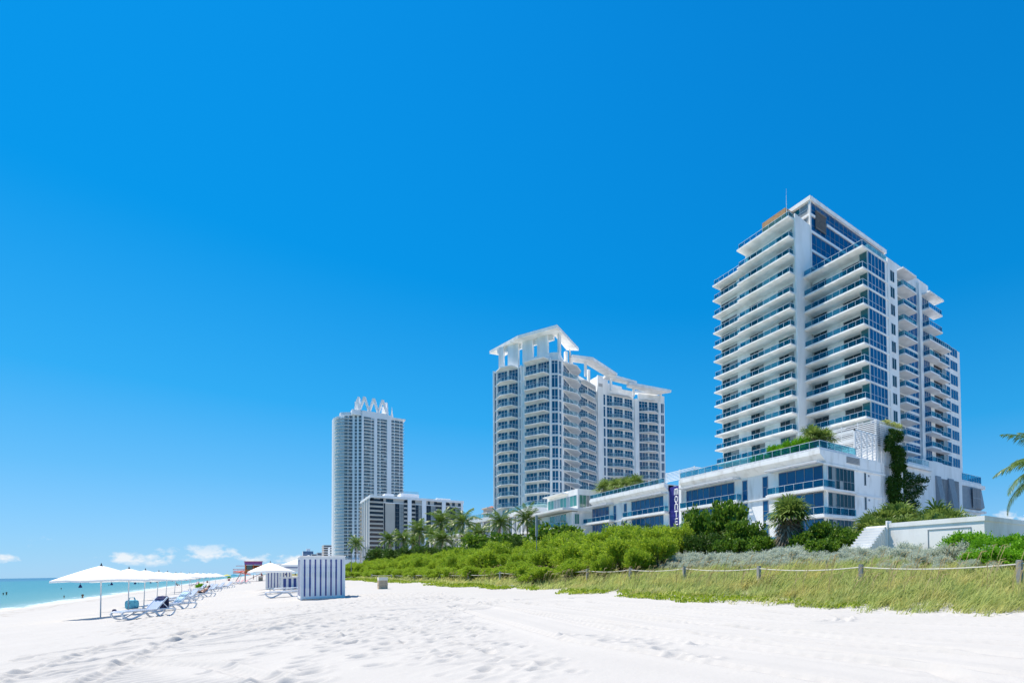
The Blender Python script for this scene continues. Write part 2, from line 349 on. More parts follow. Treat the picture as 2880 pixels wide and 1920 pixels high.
def sand_mat():
    m, t, b = new_mat('white_sand'); L = t.links.new
    b.inputs['Roughness'].default_value = .95; b.inputs['Specular IOR Level'].default_value = .1
    co = nd('ShaderNodeTexCoord', t); sp = nd('ShaderNodeSeparateXYZ', t); L(co.outputs['Object'], sp.inputs[0])
    n = nd('ShaderNodeTexNoise', t); n.inputs['Scale'].default_value = .5; n.inputs['Detail'].default_value = 8; n.inputs['Roughness'].default_value = .65; L(co.outputs['Object'], n.inputs['Vector'])
    x = nd('ShaderNodeMix', t, data_type='RGBA'); x.inputs[6].default_value = (.41, .40, .386, 1); x.inputs[7].default_value = (.472, .46, .444, 1); L(n.outputs[0], x.inputs[0])
    # grains and shell bits
    s = nd('ShaderNodeTexNoise', t); s.inputs['Scale'].default_value = 14; s.inputs['Detail'].default_value = 3; L(co.outputs['Object'], s.inputs['Vector'])
    sm = nd('ShaderNodeMapRange', t); sm.inputs[1].default_value = .70; sm.inputs[2].default_value = .76; L(s.outputs[0], sm.inputs[0])
    x2 = nd('ShaderNodeMix', t, data_type='RGBA'); L(mth('MULTIPLY', sm.outputs[0], .45, nt_=t), x2.inputs[0]); L(x.outputs[2], x2.inputs[6]); x2.inputs[7].default_value = (.36, .32, .27, 1)
    # seaweed wrack line and wet sand beside the water
    def ramp(a, b_, c, d):
        u = nd('ShaderNodeMapRange', t); u.inputs[1].default_value = a; u.inputs[2].default_value = b_
        w = nd('ShaderNodeMapRange', t); w.inputs[1].default_value = c; w.inputs[2].default_value = d; w.inputs[3].default_value = 1; w.inputs[4].default_value = 0
        L(xx, u.inputs[0]); L(xx, w.inputs[0]); return mth('MULTIPLY', u.outputs[0], w.outputs[0], nt_=t)
    nb = nd('ShaderNodeTexNoise', t); nb.inputs['Scale'].default_value = .12; L(co.outputs['Object'], nb.inputs['Vector'])
    xx = mth('ADD', sp.outputs[0], mth('MULTIPLY', mth('SUBTRACT', nb.outputs[0], .5, nt_=t), 4.0, nt_=t), nt_=t)
    wr = nd('ShaderNodeTexNoise', t); wr.inputs['Scale'].default_value = 1.6; wr.inputs['Detail'].default_value = 6; L(co.outputs['Object'], wr.inputs['Vector'])
    wm = nd('ShaderNodeMapRange', t); wm.inputs[1].default_value = .54; wm.inputs[2].default_value = .62; L(wr.outputs[0], wm.inputs[0])
    wrack = mth('MULTIPLY', wm.outputs[0], ramp(-15.8, -14.6, -14.0, -12.8), nt_=t)
    x3 = nd('ShaderNodeMix', t, data_type='RGBA'); L(mth('MULTIPLY', wrack, .75, nt_=t), x3.inputs[0]); L(x2.outputs[2], x3.inputs[6]); x3.inputs[7].default_value = (.20, .16, .12, 1)
    wet = nd('ShaderNodeMapRange', t); wet.inputs[1].default_value = -16.0; wet.inputs[2].default_value = -17.2; L(xx, wet.inputs[0])
    x4 = nd('ShaderNodeMix', t, data_type='RGBA'); L(wet.outputs[0], x4.inputs[0]); L(x3.outputs[2], x4.inputs[6]); x4.inputs[7].default_value = (.50, .46, .40, 1)
    # grey-brown soil under the planting
    so = nd('ShaderNodeMapRange', t); so.inputs[1].default_value = 16.3; so.inputs[2].default_value = 19; L(sp.outputs[0], so.inputs[0])
    x5 = nd('ShaderNodeMix', t, data_type='RGBA'); L(so.outputs[0], x5.inputs[0]); L(x4.outputs[2], x5.inputs[6]); x5.inputs[7].default_value = (.20, .20, .09, 1)
    pv = nd('ShaderNodeMapRange', t); pv.inputs[1].default_value = 37; pv.inputs[2].default_value = 39; L(sp.outputs[0], pv.inputs[0])  # unseen inland ground, made pale to bounce light onto the facades
    x6 = nd('ShaderNodeMix', t, data_type='RGBA'); L(pv.outputs[0], x6.inputs[0]); L(x5.outputs[2], x6.inputs[6]); x6.inputs[7].default_value = (.46, .455, .445, 1)
    L(x6.outputs[2], b.inputs['Base Color'])
    f = nd('ShaderNodeTexNoise', t); f.inputs['Scale'].default_value = 9; f.inputs['Detail'].default_value = 8; f.inputs['Roughness'].default_value = .7; L(co.outputs['Object'], f.inputs['Vector'])
    bp = nd('ShaderNodeBump', t); bp.inputs['Strength'].default_value = .4; bp.inputs['Distance'].default_value = .03; L(f.outputs[0], bp.inputs['Height']); L(bp.outputs[0], b.inputs['Normal'])
    return m
def water_mat():
    m, t, b = new_mat('sea_water'); L = t.links.new
    co = nd('ShaderNodeTexCoord', t); sp = nd('ShaderNodeSeparateXYZ', t); L(co.outputs['Object'], sp.inputs[0])
    n = nd('ShaderNodeTexNoise', t); n.inputs['Scale'].default_value = .03; n.inputs['Detail'].default_value = 4; L(co.outputs['Object'], n.inputs['Vector'])
    d = mth('MULTIPLY', mth('ADD', sp.outputs[0], 17.6, nt_=t), -1, nt_=t)
    d = mth('ADD', d, mth('MULTIPLY', mth('SUBTRACT', n.outputs[0], .5, nt_=t), mth('MULTIPLY', d, .5, nt_=t), nt_=t), nt_=t)
    lg = mth('DIVIDE', mth('LOGARITHM', mth('MAXIMUM', d, .5, nt_=t), 10, nt_=t), 3.5, nt_=t)
    r = nd('ShaderNodeValToRGB', t); L(lg, r.inputs[0]); e = r.color_ramp.elements
    e[0].position = 0; e[0].color = (.34, .42, .33, 1); e[1].position = 1; e[1].color = (.0, .05, .115, 1)
    for p, c in ((.2, (.105, .235, .18, 1)), (.42, (.026, .165, .145, 1)), (.60, (.006, .14, .135, 1)), (.67, (.0, .06, .125, 1))):
        q = e.new(p); q.color = c
    # foam along the edge and a few flecks of white water
    fn = nd('ShaderNodeTexNoise', t); fn.inputs['Scale'].default_value = .6; fn.inputs['Detail'].default_value = 8; fn.inputs['Roughness'].default_value = .7
    mpg = nd('ShaderNodeMapping', t); mpg.inputs['Scale'].default_value = (1, .25, 1); L(co.outputs['Object'], mpg.inputs[0]); L(mpg.outputs[0], fn.inputs['Vector'])
    ed = nd('ShaderNodeMapRange', t); ed.inputs[1].default_value = 4.5; ed.inputs[2].default_value = .3; ed.inputs[3].default_value = 0; ed.inputs[4].default_value = .34; L(mth('MULTIPLY', mth('ADD', sp.outputs[0], 17.2, nt_=t), -1, nt_=t), ed.inputs[0])
    fm = nd('ShaderNodeMapRange', t); fm.inputs[1].default_value = .69; fm.inputs[2].default_value = .76; L(mth('ADD', fn.outputs[0], ed.outputs[0], nt_=t), fm.inputs[0])
    x = nd('ShaderNodeMix', t, data_type='RGBA'); L(fm.outputs[0], x.inputs[0]); L(r.outputs[0], x.inputs[6]); x.inputs[7].default_value = (.85, .87, .87, 1); L(x.outputs[2], b.inputs['Base Color'])
    b.inputs['Roughness'].default_value = .22; b.inputs['Specular IOR Level'].default_value = .35
    w = nd('ShaderNodeTexNoise', t); w.inputs['Scale'].default_value = 1.1; w.inputs['Detail'].default_value = 6; L(mpg.outputs[0], w.inputs['Vector'])
    bp = nd('ShaderNodeBump', t); bp.inputs['Strength'].default_value = .6; bp.inputs['Distance'].default_value = .25; L(w.outputs[0], bp.inputs['Height']); L(bp.outputs[0], b.inputs['Normal'])
    return m
build_ground()
_w = MB(); _w.add([(-17000, -17000, -1), (-8, -17000, -1), (-8, 17000, -1), (-17000, 17000, -1)], [(0, 1, 2, 3)])
tag(_w.build('sea', water_mat()), 'turquoise sea along the beach', 'sea', None, 'structure')

# ------------------------------------------------------------------ tower with long balconies (right)
def tower_right():
    t = empty('apartment_tower', (85, 55, 2), 'white high-rise hotel tower with long blue glass balconies and a glazed penthouse', 'tower')
    zf = [64.5, 60.9, 57.75, 54.4, 50.8, 47.9, 44.8, 41.4, 38.25, 35.3, 32.2, 29.1, 26.05, 23.0, 19.9, 16.8]
    th = .27
    b = MB()
    b.box(74.2, 95, 59.87, 73.45, 2, 64.5); b.box(74.2, 95, 73.45, 81.1, 2, 60.9)       # the two ocean-front bays
    b.box(77.5, 84, 48.95, 59.56, 2, 54.4); b.box(76.65, 82.75, 47.36, 48.95, 2, 54.4)                                             # the nearer bay behind its corner glass
    b.box(82.75, 85.83, 47.2, 58, 2, 55.5)                                             # pier beside the corner glass
    b.box(84, 106.6, 51.7, 72, 2, 60.6); b.box(106.6, 120.9, 51.7, 70, 2, 50.2)          # the inland wing
    b.build('wall', 'stucco', t)
    f = MB(); f.add([(73.0, 59.56, 2), (77.3, 59.56, 2), (77.3, 59.86, 2), (73.0, 59.86, 2), (73.0, 59.56, 65.6), (77.3, 59.56, 65.2), (77.3, 59.86, 65.2), (73.0, 59.86, 65.6)],
          [(3, 2, 1, 0), (4, 5, 6, 7), (0, 1, 5, 4), (1, 2, 6, 5), (2, 3, 7, 6), (3, 0, 4, 7)]); f.build('fin_wall', 'stucco', t)
    ocean = Face((74.2, 81.1), (74.2, 59.87)); U = lambda y: 81.1-y
    o2 = Face((77.5, 59.56), (77.5, 48.75)); V = lambda y: 59.56-y
    sf = Face((76.62, 47.32), (82.0, 47.32)); sc_ = Face((76.62, 48.94), (76.62, 47.32))
    for i, z in enumerate(zf):
        top = i == 0
        balcony([(71.58, 59.875), (76, 59.875), (76, 73.3), (71.58, 73.3)], z, t, th, [(73.9, 73.0), (71.9, 73.0), (71.9, 60.15), (73.0, 60.15)])
        if i >= 1:
            balcony([(72.5, 72.4), (76, 72.4), (76, 81.7), (72.5, 81.7)], z+.29, t, th, [(74.1, 81.4), (72.75, 81.4), (72.75, 72.5)])
        if i >= 3:
            balcony([(75, 47.2), (82.74, 47.2), (82.74, 47.36), (77.8, 47.36), (77.8, 59.55), (75, 59.55)], z, t, th,
                    [(75.2, 59.5), (75.2, 47.4), (76.55 if i > 3 else 82.6, 47.4)])
        z0 = zf[i+1]+th if i+1 < len(zf) else None
        if z0 is None or z0 < 15: continue
        hh = min(2.8, z-z0-.08)
        window(ocean, U(72.6), U(68.95), z0, z0+hh, t, 3, 1, 'glass_dark', 'midgrey', 'sliding_door', sub=False)
        window(ocean, U(64.97), U(61.3), z0, z0+hh, t, 3, 1, 'glass_teal' if i % 3 == 0 else 'glass_dark', 'midgrey', 'sliding_door', sub=False)
        if i >= 1: window(ocean, U(80.8), U(76.15), z0, z0+hh, t, 4, 1, 'glass_dark', 'midgrey', 'sliding_door', sub=False)
        if i >= 3:
            window(o2, V(59.4), V(56.3), z0, z0+hh, t, 2, 1, 'glass_dark', 'midgrey', 'sliding_door', sub=False)
            window(o2, V(52.9), V(49.1), z0, z0+hh, t, 2, 1, 'glass_dark', 'midgrey', 'sliding_door', sub=False)
            window(sc_, .02, 1.6, z0, z-.02, t, 1, 1, 'glass_teal', 'rail', 'corner_window', sub=False)
            window(sf, .02, 5.36, z0, z-.02, t, 5, 1, 'glass_blue', 'alu', 'corner_window', trans=(.36,), sub=False)
            pf = Face((82.75, 47.2), (85.83, 47.2)); window(pf, .62, 2.1, z0+.55, z0+2.55, t, 2, 1, 'glass_dark', 'rail', 'window', sub=False)
    MB().box(75.0, 82.74, 47.2, 59.55, 54.4+th+.001, 54.4+th+.05).build('terrace_floor', 'grey', t)
    # glazed penthouse behind the fin
    px0, px1, py0, py1 = 77.45, 103.4, 59.62, 64.3
    MB().box(px0+.3, px1-.3, py0+.3, py1+8, 54.5, 70.0).build('penthouse_core', 'darkgrey', t)
    ff = Face((px0, py0+.28), (px1, py0+.28))
    for z0, z1 in ((54.8, 57.25), (57.7, 60.5), (60.95, 64.1), (64.55, 67.3), (67.75, 70.0)):
        window(ff, .35, ff.L-.2, z0, z1, t, 17, 1, 'glass_blue', 'midgrey', 'penthouse_window', .05, .1, (.4,), sub=False)
    of = Face((px0+.28, py1+8), (px0+.28, py0))
    for z0, z1 in ((60.95, 64.1), (64.55, 67.3), (67.75, 70.0)): window(of, 8.2, of.L-.5, z0, z1, t, 2, 1, 'glass_teal', 'alu', 'penthouse_window', .1, .1, (.5,), sub=False)
    m = MB(); m.box(px0-.25, px1+.3, py0-.3, py1+.3, 70.0, 70.75); m.box(px0-.05, px0+.32, py0-.05, py0+.3, 54.5, 70.0); m.box(px0-.25, px0+.4, py1-.3, py1+.3, 62.0, 69.99)
    m.build('penthouse_roof', 'stucco', t)
    m = MB()
    for z in (57.47, 60.72, 64.32, 67.52):
        x0 = 82.6 if z > 67 else px0
        m.box(x0, px1-.2, py0-.06, py0+.27, z-.22, z+.22)
    m.box(px0, 79.0, py0-.06, py0+.27, 67.3, 67.74); m.box(px0-.04, px0+.27, py0+.3, py1+2, 67.3, 67.74); m.box(px0-.04, px0+.27, py0+.3, py1+2, 64.1, 64.5)
    m.build('penthouse_band', 'stucco2', t)
    m = MB(); m.box(79.0, 82.2, py0-.18, py0-.02, 65.4, 65.6); m.box(79.0, 82.2, py0-.3, py0-.02, 68.45, 68.75)
    for i in range(14): m.box(79.0+i*.23, 79.12+i*.23, py0-.16, py0-.02, 65.6, 68.45)
    m.build('louvre_panel', 'louvre', t)
    MB().box(74.3, 76.4, 62.9, 68.8, 64.86, 69.0).build('stone_chimney_block', 'brick', t)
    MB().tube([(74.2, 62.5, 64.9), (74.2, 62.5, 71.0)], [.09, .04], 6).tube([(74.2, 62.5, 71), (74.2, 62.5, 72.3)], .025, 5).build('antenna', 'rail', t)
    # inland wing: corner balconies, window strips, column
    wf = Face((84, 51.7), (120.9, 51.7)); W = lambda x: x-84
    c = MB(); c.box(101.6, 102.75, 51.15, 51.72, 2, 59.5); c.build('column', 'stucco', t)
    for i, z in enumerate(zf[2:]):
        balcony([(91.6, 49.1), (96.7, 49.1), (96.7, 51.69), (91.6, 51.69)], z, t, th, None if i == 0 else [(91.8, 51.6), (91.8, 49.3), (96.6, 49.3), (96.6, 51.6)])
        z0 = zf[i+3]+th if i+3 < len(zf) else 0
        if z0 < 15: continue
        window(wf, W(88.5), W(95.6), z0, z-.2, t, 3, 1, 'glass_black', 'rail', 'sliding_door', sub=False)
        window(wf, W(95.8), W(101.5), z0, z-.2, t, 4, 1, 'glass_blue', 'rail', 'sliding_door', sub=False)
        window(wf, W(102.95), W(106.5), z0-.2, z-.25, t, 4, 1, 'glass_blue', 'rail', 'window_strip', trans=(.38,), sub=False)
        if i == 0: MB().box(102.9, 109.2, 49.6, 51.69, z-.5, z-.15).build('canopy', 'stucco', t)
        elif i <= 3:
            x1 = 108.6 if i < 3 else 112.4
            balcony([(102.85, 49.7), (x1, 49.7), (x1, 51.69), (102.85, 51.69)], z-.5, t, th, [(103.0, 51.6), (103.0, 49.85), (x1-.15, 49.85), (x1-.15, 51.6)], post=.9)
        else:
            balcony([(102.85, 49.75), (107.1, 49.75), (107.1, 51.69), (102.85, 51.69)], z-.5, t, th, [(103.0, 51.6), (103.0, 49.9), (106.95, 49.9)])
            balcony([(107.12, 50.2), (112.4, 50.2), (112.4, 51.69), (107.12, 51.69)], z-.5, t, th, [(107.3, 50.35), (112.2, 50.35), (112.2, 51.6)])
        if z < 51:
            window(wf, W(108.2), W(113.6), z0-.1, z-.35, t, 3, 1, 'glass_black', 'darkgrey', 'sliding_door', sub=False)  # black panes and dark frames stand in for the shaded recess
            window(wf, W(116.0), W(119.6), z0+.2, z-.55, t, 3, 1, 'glass_blue', 'rail', 'window', sub=False)
            window(wf, W(113.8), W(115.7), z0-.1, z-.35, t, 1, 1, 'glass_blue', 'rail', 'sliding_door', sub=False)
tower_right()

# ------------------------------------------------------------------ beach hotel (podium) with its two wings
def hotel():
    t = empty('beach_hotel', (55, 60, 2.5), 'long low white beach hotel with blue glass terraces and balconies', 'hotel')
    b = MB()
    b.box(51.2, 64.1, 37.78, 65.2, 2, 14.35); b.box(51.2, 62, 69.0, 95.3, 2, 14.35); b.box(53.2, 63, 65.2, 69.0, 2, 15.6)
    b.box(50.85, 51.9, 68.9, 70.35, 2, 15.6); b.box(50.4, 51.9, 64.95, 65.55, 2, 15.6)
    b.build('wall', 'stain', t)
    p = MB()                                    # sloping fascia under the roof terrace
    def fascia(y0, y1, x1):
        p.add([(50, y0, 15.25), (50, y1, 15.25), (50, y0, 15.75), (50, y1, 15.75), (51.2, y0, 14.36), (51.2, y1, 14.36), (x1, y0, 15.75), (x1, y1, 15.75), (x1, y0, 14.36), (x1, y1, 14.36)],
              [(0, 1, 5, 4), (1, 0, 2, 3), (2, 6, 7, 3), (0, 4, 8, 6, 2), (5, 1, 3, 7, 9), (4, 5, 9, 8)])
    fascia(37.74, 65.0, 64.1); fascia(68.9, 94.2, 62)
    p.box(50.6, 64.12, 37.60, 37.74, 14.02, 14.2); p.build('roof_terrace', 'stain', t)
    q = MB(); q.box(50.9, 64.15, 37.66, 37.78, 10.86, 11.12); q.box(50.9, 64.15, 37.66, 37.78, 7.7, 7.95); q.box(51.0, 51.21, 38, 64.9, 10.95, 11.1); q.box(51.0, 51.21, 70.4, 95.3, 10.95, 11.1); q.build('string_course', 'stucco2', t)
    railing([(50.15, 64.8), (50.15, 37.9), (57.6, 37.9)], 15.75, t, 1.15, 'rg', 1.5, .3, 'roof_railing')
    railing([(50.15, 94.0), (50.15, 69.0)], 15.75, t, 1.0, 'rg', 1.5, .25, 'roof_railing')
    railing([(53.3, 69.2), (53.3, 65.1)], 15.75, t, 1.0, 'rg', 1.5, .25, 'roof_railing')
    of = Face((51.2, 95.3), (51.2, 37.78)); U = lambda y: 95.3-y
    nf = Face((51.2, 37.78), (64.1, 37.78)); W = lambda x: x-51.2
    # balconies: slab, railing and the glazing behind
    for z in (11.15, 7.95, 4.8):
        for y0, y1, g0, g1, n in ((37.3, 46.55, 38.2, 45.3, 5), (52.0, 65.1, 53.6, 64.6, 8), (68.9, 82.1, 70.4, 80.6, 7), (86.5, 97.2, 88.6, 95.2, 5)):
            if y0 == 37.3:
                balcony([(50, 37.3), (56.9, 37.3), (56.9, 37.64), (51.15, 37.64), (51.15, y1), (50, y1)], z-.2, t, .28, [(51.1, y1-.15), (50.15, y1-.15), (50.15, 37.45), (52.4 if z > 9 else 56.7, 37.45)], .98)
            else: balcony([(50, y0), (51.19, y0), (51.19, y1), (50, y1)], z-.2, t, .28, [(51.1, y1-.15), (50.15, y1-.15), (50.15, y0+.15), (51.1, y0+.15)], .98)
            z1 = z+2.95
            window(of, U(min(g1, 95.2)), U(g0), z+.1, z1, t, n, 1, 'glass_blue', 'midgrey', 'sliding_door')
        for y in (51.5, 47.65, 86.4, 82.65): window(of, U(y+.52), U(y-.5), z-.02+.1, z+2.85, t, 1, 2, 'glass_blue', 'midgrey', 'window')
    for z0, z1 in ((11.2, 13.95), (8.0, 10.8), (3.6, 7.6)): window(nf, .25, 5.75, z0, z1, t, 7, 1, 'glass_dark', 'midgrey', 'corner_window', trans=(.42,))
    MB().box(51.21, 51.35, 37.68, 37.78, 11.1, 14.0).build('corner_post', 'alu', t)
    for z in (12.3, 9.15): window(nf, 7.95, 8.4, z, z+1.63, t, 1, 1, 'glass_dark', 'midgrey', 'slot_window'); MB().box(60.1, 60.35, 37.7, 37.78, z+1.2, z+1.45).build('wall_lamp', 'midgrey', t)
    v = MB()
    for i in range(5): v.box(55.3, 58.1, 37.62, 37.74, 14.78+i*.17, 14.87+i*.17)
    v.build('vent_grille', 'midgrey', t)
    for y0, y1 in ((37.9, 46.3), (52.2, 64.5), (69.1, 81.8), (86.7, 96.0)):      # slatted sunshade over each bay
        a = MB(); a.box(49.55, 49.75, y0, y1, 14.28, 14.42); a.box(50.9, 51.19, y0, y1, 14.28, 14.42)
        for x in np.arange(49.85, 50.9, .17): a.box(x, x+.05, y0, y1, 14.31, 14.38)
        n = max(2, int((y1-y0)/3))
        for i in range(n+1): y = y0+(y1-y0-.08)*i/n; a.box(49.6, 51.19, y, y+.08, 14.2, 14.3)
        a.build('sunshade', 'alu', t)
    # slatted plant screens on the roof
    s = MB()
    for z in np.arange(18.3, 21.6, .26):
        s.box(62.9, 63.0, 38.1, 46.5, z, z+.12); s.box(63.0, 69.5, 38.1, 38.2, z, z+.12)
    for y in (38.3, 41, 43.7, 46.3): s.box(63.0, 63.1, y, y+.12, 15.76, 21.75)
    for x in (63.2, 65.3, 67.4, 69.4): s.box(x, x+.12, 38.2, 38.32, 15.76, 21.75)
    s.build('louvre_screen', 'alu', t)
    MB().box(63.3, 69.3, 38.6, 46, 15.7, 21.3).build('plant_room', 'darkgrey', t); MB().box(63.15, 69.5, 38.32, 46.4, 15.77, 18.2).build('plant_room_base', 'stucco', t)  # plant room coloured dark so the slat gaps read as shade
    s = MB(); s.box(57.55, 57.75, 37.95, 38.15, 15.76, 19.4); s.box(57.55, 62.6, 37.95, 38.1, 19.2, 19.4); s.box(57.55, 62.6, 37.95, 38.1, 15.76, 15.9)
    for x in (59.0, 60.3, 61.6, 62.5): s.box(x, x+.12, 37.95, 38.1, 15.9, 19.2)
    s.box(57.55, 57.7, 38.15, 41.6, 19.2, 19.4); s.box(57.55, 57.7, 41.4, 41.6, 15.76, 19.2)
    for z in np.arange(16.0, 19.1, .2): s.box(57.75, 62.5, 37.99, 38.06, z, z+.1); s.box(57.58, 57.65, 38.15, 41.4, z, z+.1)
    s.build('louvre_screen', 'alu', t)
    s = MB()
    for z in np.arange(17.0, 18.6, .24): s.box(54.0, 54.1, 66.0, 74.0, z, z+.11); s.box(54.1, 60, 66.0, 66.1, z, z+.11)
    for y in (66.1, 70, 73.8): s.box(54.1, 54.2, y, y+.1, 15.76, 18.7)
    s.build('louvre_screen', 'alu', t)
    # block behind, where the vines hang
    b = MB(); b.box(64.12, 69.6, 38.9, 60, 2, 15.7); b.box(69.6, 71, 38.9, 60, 2, 19.5); b.box(71, 97.5, 47.5, 60, 2, 20.0); b.build('service_wing', 'stucco', t)
    railing([(88.5, 47.4), (96.3, 47.4)], 20.05, t, 1.5, 'rg2', 1.5, .5, 'roof_railing')
    MB().box(86.5, 96.8, 46.9, 47.5, 19.6, 20.04).build('terrace_edge', 'stucco', t)
    tr = MB()
    for z in np.arange(8, 21, .32): tr.box(63.2, 68.6, 37.66, 37.70, z, z+.04)
    for x in np.arange(63.2, 68.7, .34): tr.box(x, x+.04, 37.62, 37.66, 8, 21)
    tr.build('trellis', 'alu', t)
    # annex with grey louvred shutters
    a = MB(); a.box(96.9, 114.1, 49.0, 51.6, 2, 22.35); a.box(114.1, 124.6, 49.6, 60, 2, 18.9); a.box(114.1, 126.2, 49.0, 60, 18.9, 19.7); a.box(114.1, 126.5, 49.0, 60, 13.4, 13.9); a.build('annex_wall', 'stucco', t)
    railing([(114.2, 49.15), (124.3, 49.15), (124.3, 52)], 19.7, t, 1.9, 'rg', 1.3, .4, 'roof_railing')
    af = Face((96.9, 49.0), (126, 49.0)); A = lambda x: x-96.9
    for x0, x1 in ((98.05, 100.3), (110.2, 112.5)): shutter(t, af, A(x0), A(x1), 10.5, 19.4)
    shutter(t, af, A(104.0), A(107.3), 10.5, 19.3)
    for x0, x1, k in ((102.0, 104.0, 1), (107.3, 109.7, 1)):
        m = MB()
        for i in range(7):
            u0 = x0+(x1-x0)*i/7; u1 = u0+(x1-x0)/7*.8
            m.add([(u0, 48.98, 10.5), (u1, 48.98, 10.5), (u1, 48.98, 19.6), (u0, 48.98, 19.6), (u0+.5, 47.5, 10.5), (u1+.5, 47.5, 10.5), (u1, 48.75, 19.6), (u0, 48.75, 19.6)],
                  [(4, 5, 6, 7), (0, 4, 7, 3), (5, 1, 2, 6), (3, 7, 6, 2), (0, 1, 5, 4), (1, 0, 3, 2)])
        m.build('shutter_fin', 'midgrey', t)
    m = MB(); m.add([(114.5, 49.3, 14), (119, 48.6, 14), (119, 48.9, 18.9), (114.5, 49.3, 18.9), (124.6, 48.6, 14.6), (124.2, 49.1, 18.9), (114.5, 49.6, 14), (124.6, 49.6, 14), (124.6, 49.6, 18.9), (114.5, 49.6, 18.9)],
                    [(0, 1, 2, 3), (1, 4, 5, 2), (0, 3, 9, 6), (4, 7, 8, 5), (0, 6, 7, 4, 1)]); m.build('shutter_bay', 'midgrey', t)
    shutter(t, Face((114.1, 48.55), (126, 48.55)), 4.0, 8.3, 14.3, 18.6)
def shutter(t, fc, u0, u1, z0, z1):
    m = MB(); m.fbox(fc, u0, u1, .0, .03, z0, z1, 0)
    for z in np.arange(z0, z1-.1, .22): m.fbox(fc, u0+.05, u1-.05, .03, .09, z, z+.1, 1)
    m.fbox(fc, (u0+u1)/2-.05, (u0+u1)/2+.05, .03, .1, z0, z1, 1); m.fbox(fc, u0, u1, .03, .1, (z0+z1)/2-.06, (z0+z1)/2+.06, 1)
    m.build('louvred_shutter', ['darkgrey', 'midgrey'], t)
hotel()
def banner():
    t = empty('hotel_banner', (51, 67.2, 8), 'tall purple-blue banner with stacked white letters between the two hotel wings', 'sign')
    MB().box(51.0, 51.15, 65.85, 68.85, 5.0, 15.2).build('panel', 'navy', t)
    # letters read down the panel, built from rounded strokes in (across, up) cells 1 wide, 1 high
    def st(m, pts, cz, w=.115):
        P = [(50.97, 66.95-(x-.5)*.82, cz+(z-.5)*.92) for x, z in pts]
        m.tube(P, w, 6)
    def arc(cx, cz, rx, rz, a0, a1, n=9): return [(cx+rx*math.cos(R(a0+(a1-a0)*i/n)), cz+rz*math.sin(R(a0+(a1-a0)*i/n))) for i in range(n+1)]
    L = {'M': [[(0, 0), (0, .75)]+arc(.25, .75, .25, .25, 180, 0)+[(.5, 0)], [(.5, .75)]+arc(.75, .75, .25, .25, 180, 0)+[(1, 0)]],
         'O': [arc(.5, .5, .42, .5, 0, 360, 18)], 'N': [[(.08, 0), (.08, .7)]+arc(.5, .65, .42, .35, 180, 0)+[(.92, 0)]],
         'T': [[(.0, 1), (1, 1)], [(.5, 1), (.5, 0)]], 'E': [[(.95, 1), (.1, 1), (.1, 0), (.95, 0)], [(.1, .5), (.8, .5)]],
         'C': [arc(.5, .5, .42, .5, 45, 315, 14)], 'A': [[(.05, 0), (.05, .6)]+arc(.5, .6, .45, .4, 180, 0)+[(.95, 0)], [(.05, .4), (.95, .4)]],
         'R': [[(.08, 0), (.08, 1), (.6, 1)]+arc(.6, .73, .3, .27, 90, -90)+[(.08, .46)], [(.5, .46), (.95, 0)]], 'L': [[(.1, 1), (.1, 0), (.9, 0)]]}
    zc = 14.25
    for ch in 'MONTE CARLO':
        if ch == ' ': zc -= .45; continue
        m = MB()
        for s in L[ch]: st(m, s, zc)
        m.build('letter', 'signwhite', t); zc -= 1.19
        if zc < 5.3: break
banner()

# ------------------------------------------------------------------ small white house with green glass
def villa():
    t = empty('beach_house', (51, 104, 2.5), 'small white two-storey beach house with greenish glass beside the low hotel', 'house')
    b = MB(); b.box(49.0, 55, 97.2, 111.7, 13.6, 18.4); b.box(47.9, 56, 97.5, 119, 2, 13.7); b.build('wall', 'stucco', t)
    MB().box(45.6, 55, 96.9, 119.8, 13.9, 14.35).build('terrace_slab', 'stucco', t)
    MB().box(47.6, 49, 101.5, 111, 17.75, 17.95).build('canopy', 'stucco', t)
    of = Face((49, 111.7), (49, 97.2)); window(of, .3, 14.2, 14.9, 17.2, t, 9, 1, 'glass_green', 'alu', 'window')
    nf = Face((49, 97.2), (55, 97.2)); window(nf, .3, 3.5, 14.6, 17.2, t, 4, 1, 'glass_green', 'alu', 'window'); window(Face((47.9, 97.5), (56, 97.5)), 0.5, 1.6, 11.2, 13.3, t, 2, 1, 'glass_green', 'alu', 'window')
    o2 = Face((47.9, 119), (47.9, 97.5)); window(o2, .5, 6, 10.9, 13.5, t, 4, 1, 'glass_green', 'alu', 'window'); window(o2, 11, 19, 10.9, 13.5, t, 6, 1, 'glass_green', 'alu', 'window')
    balcony([(46.3, 99.5), (47.89, 99.5), (47.89, 112), (46.3, 112)], 10.4, t, .3, [(47.8, 111.9), (46.4, 111.9), (46.4, 99.6), (47.8, 99.6)], glass='rg3', base=.05)
villa()

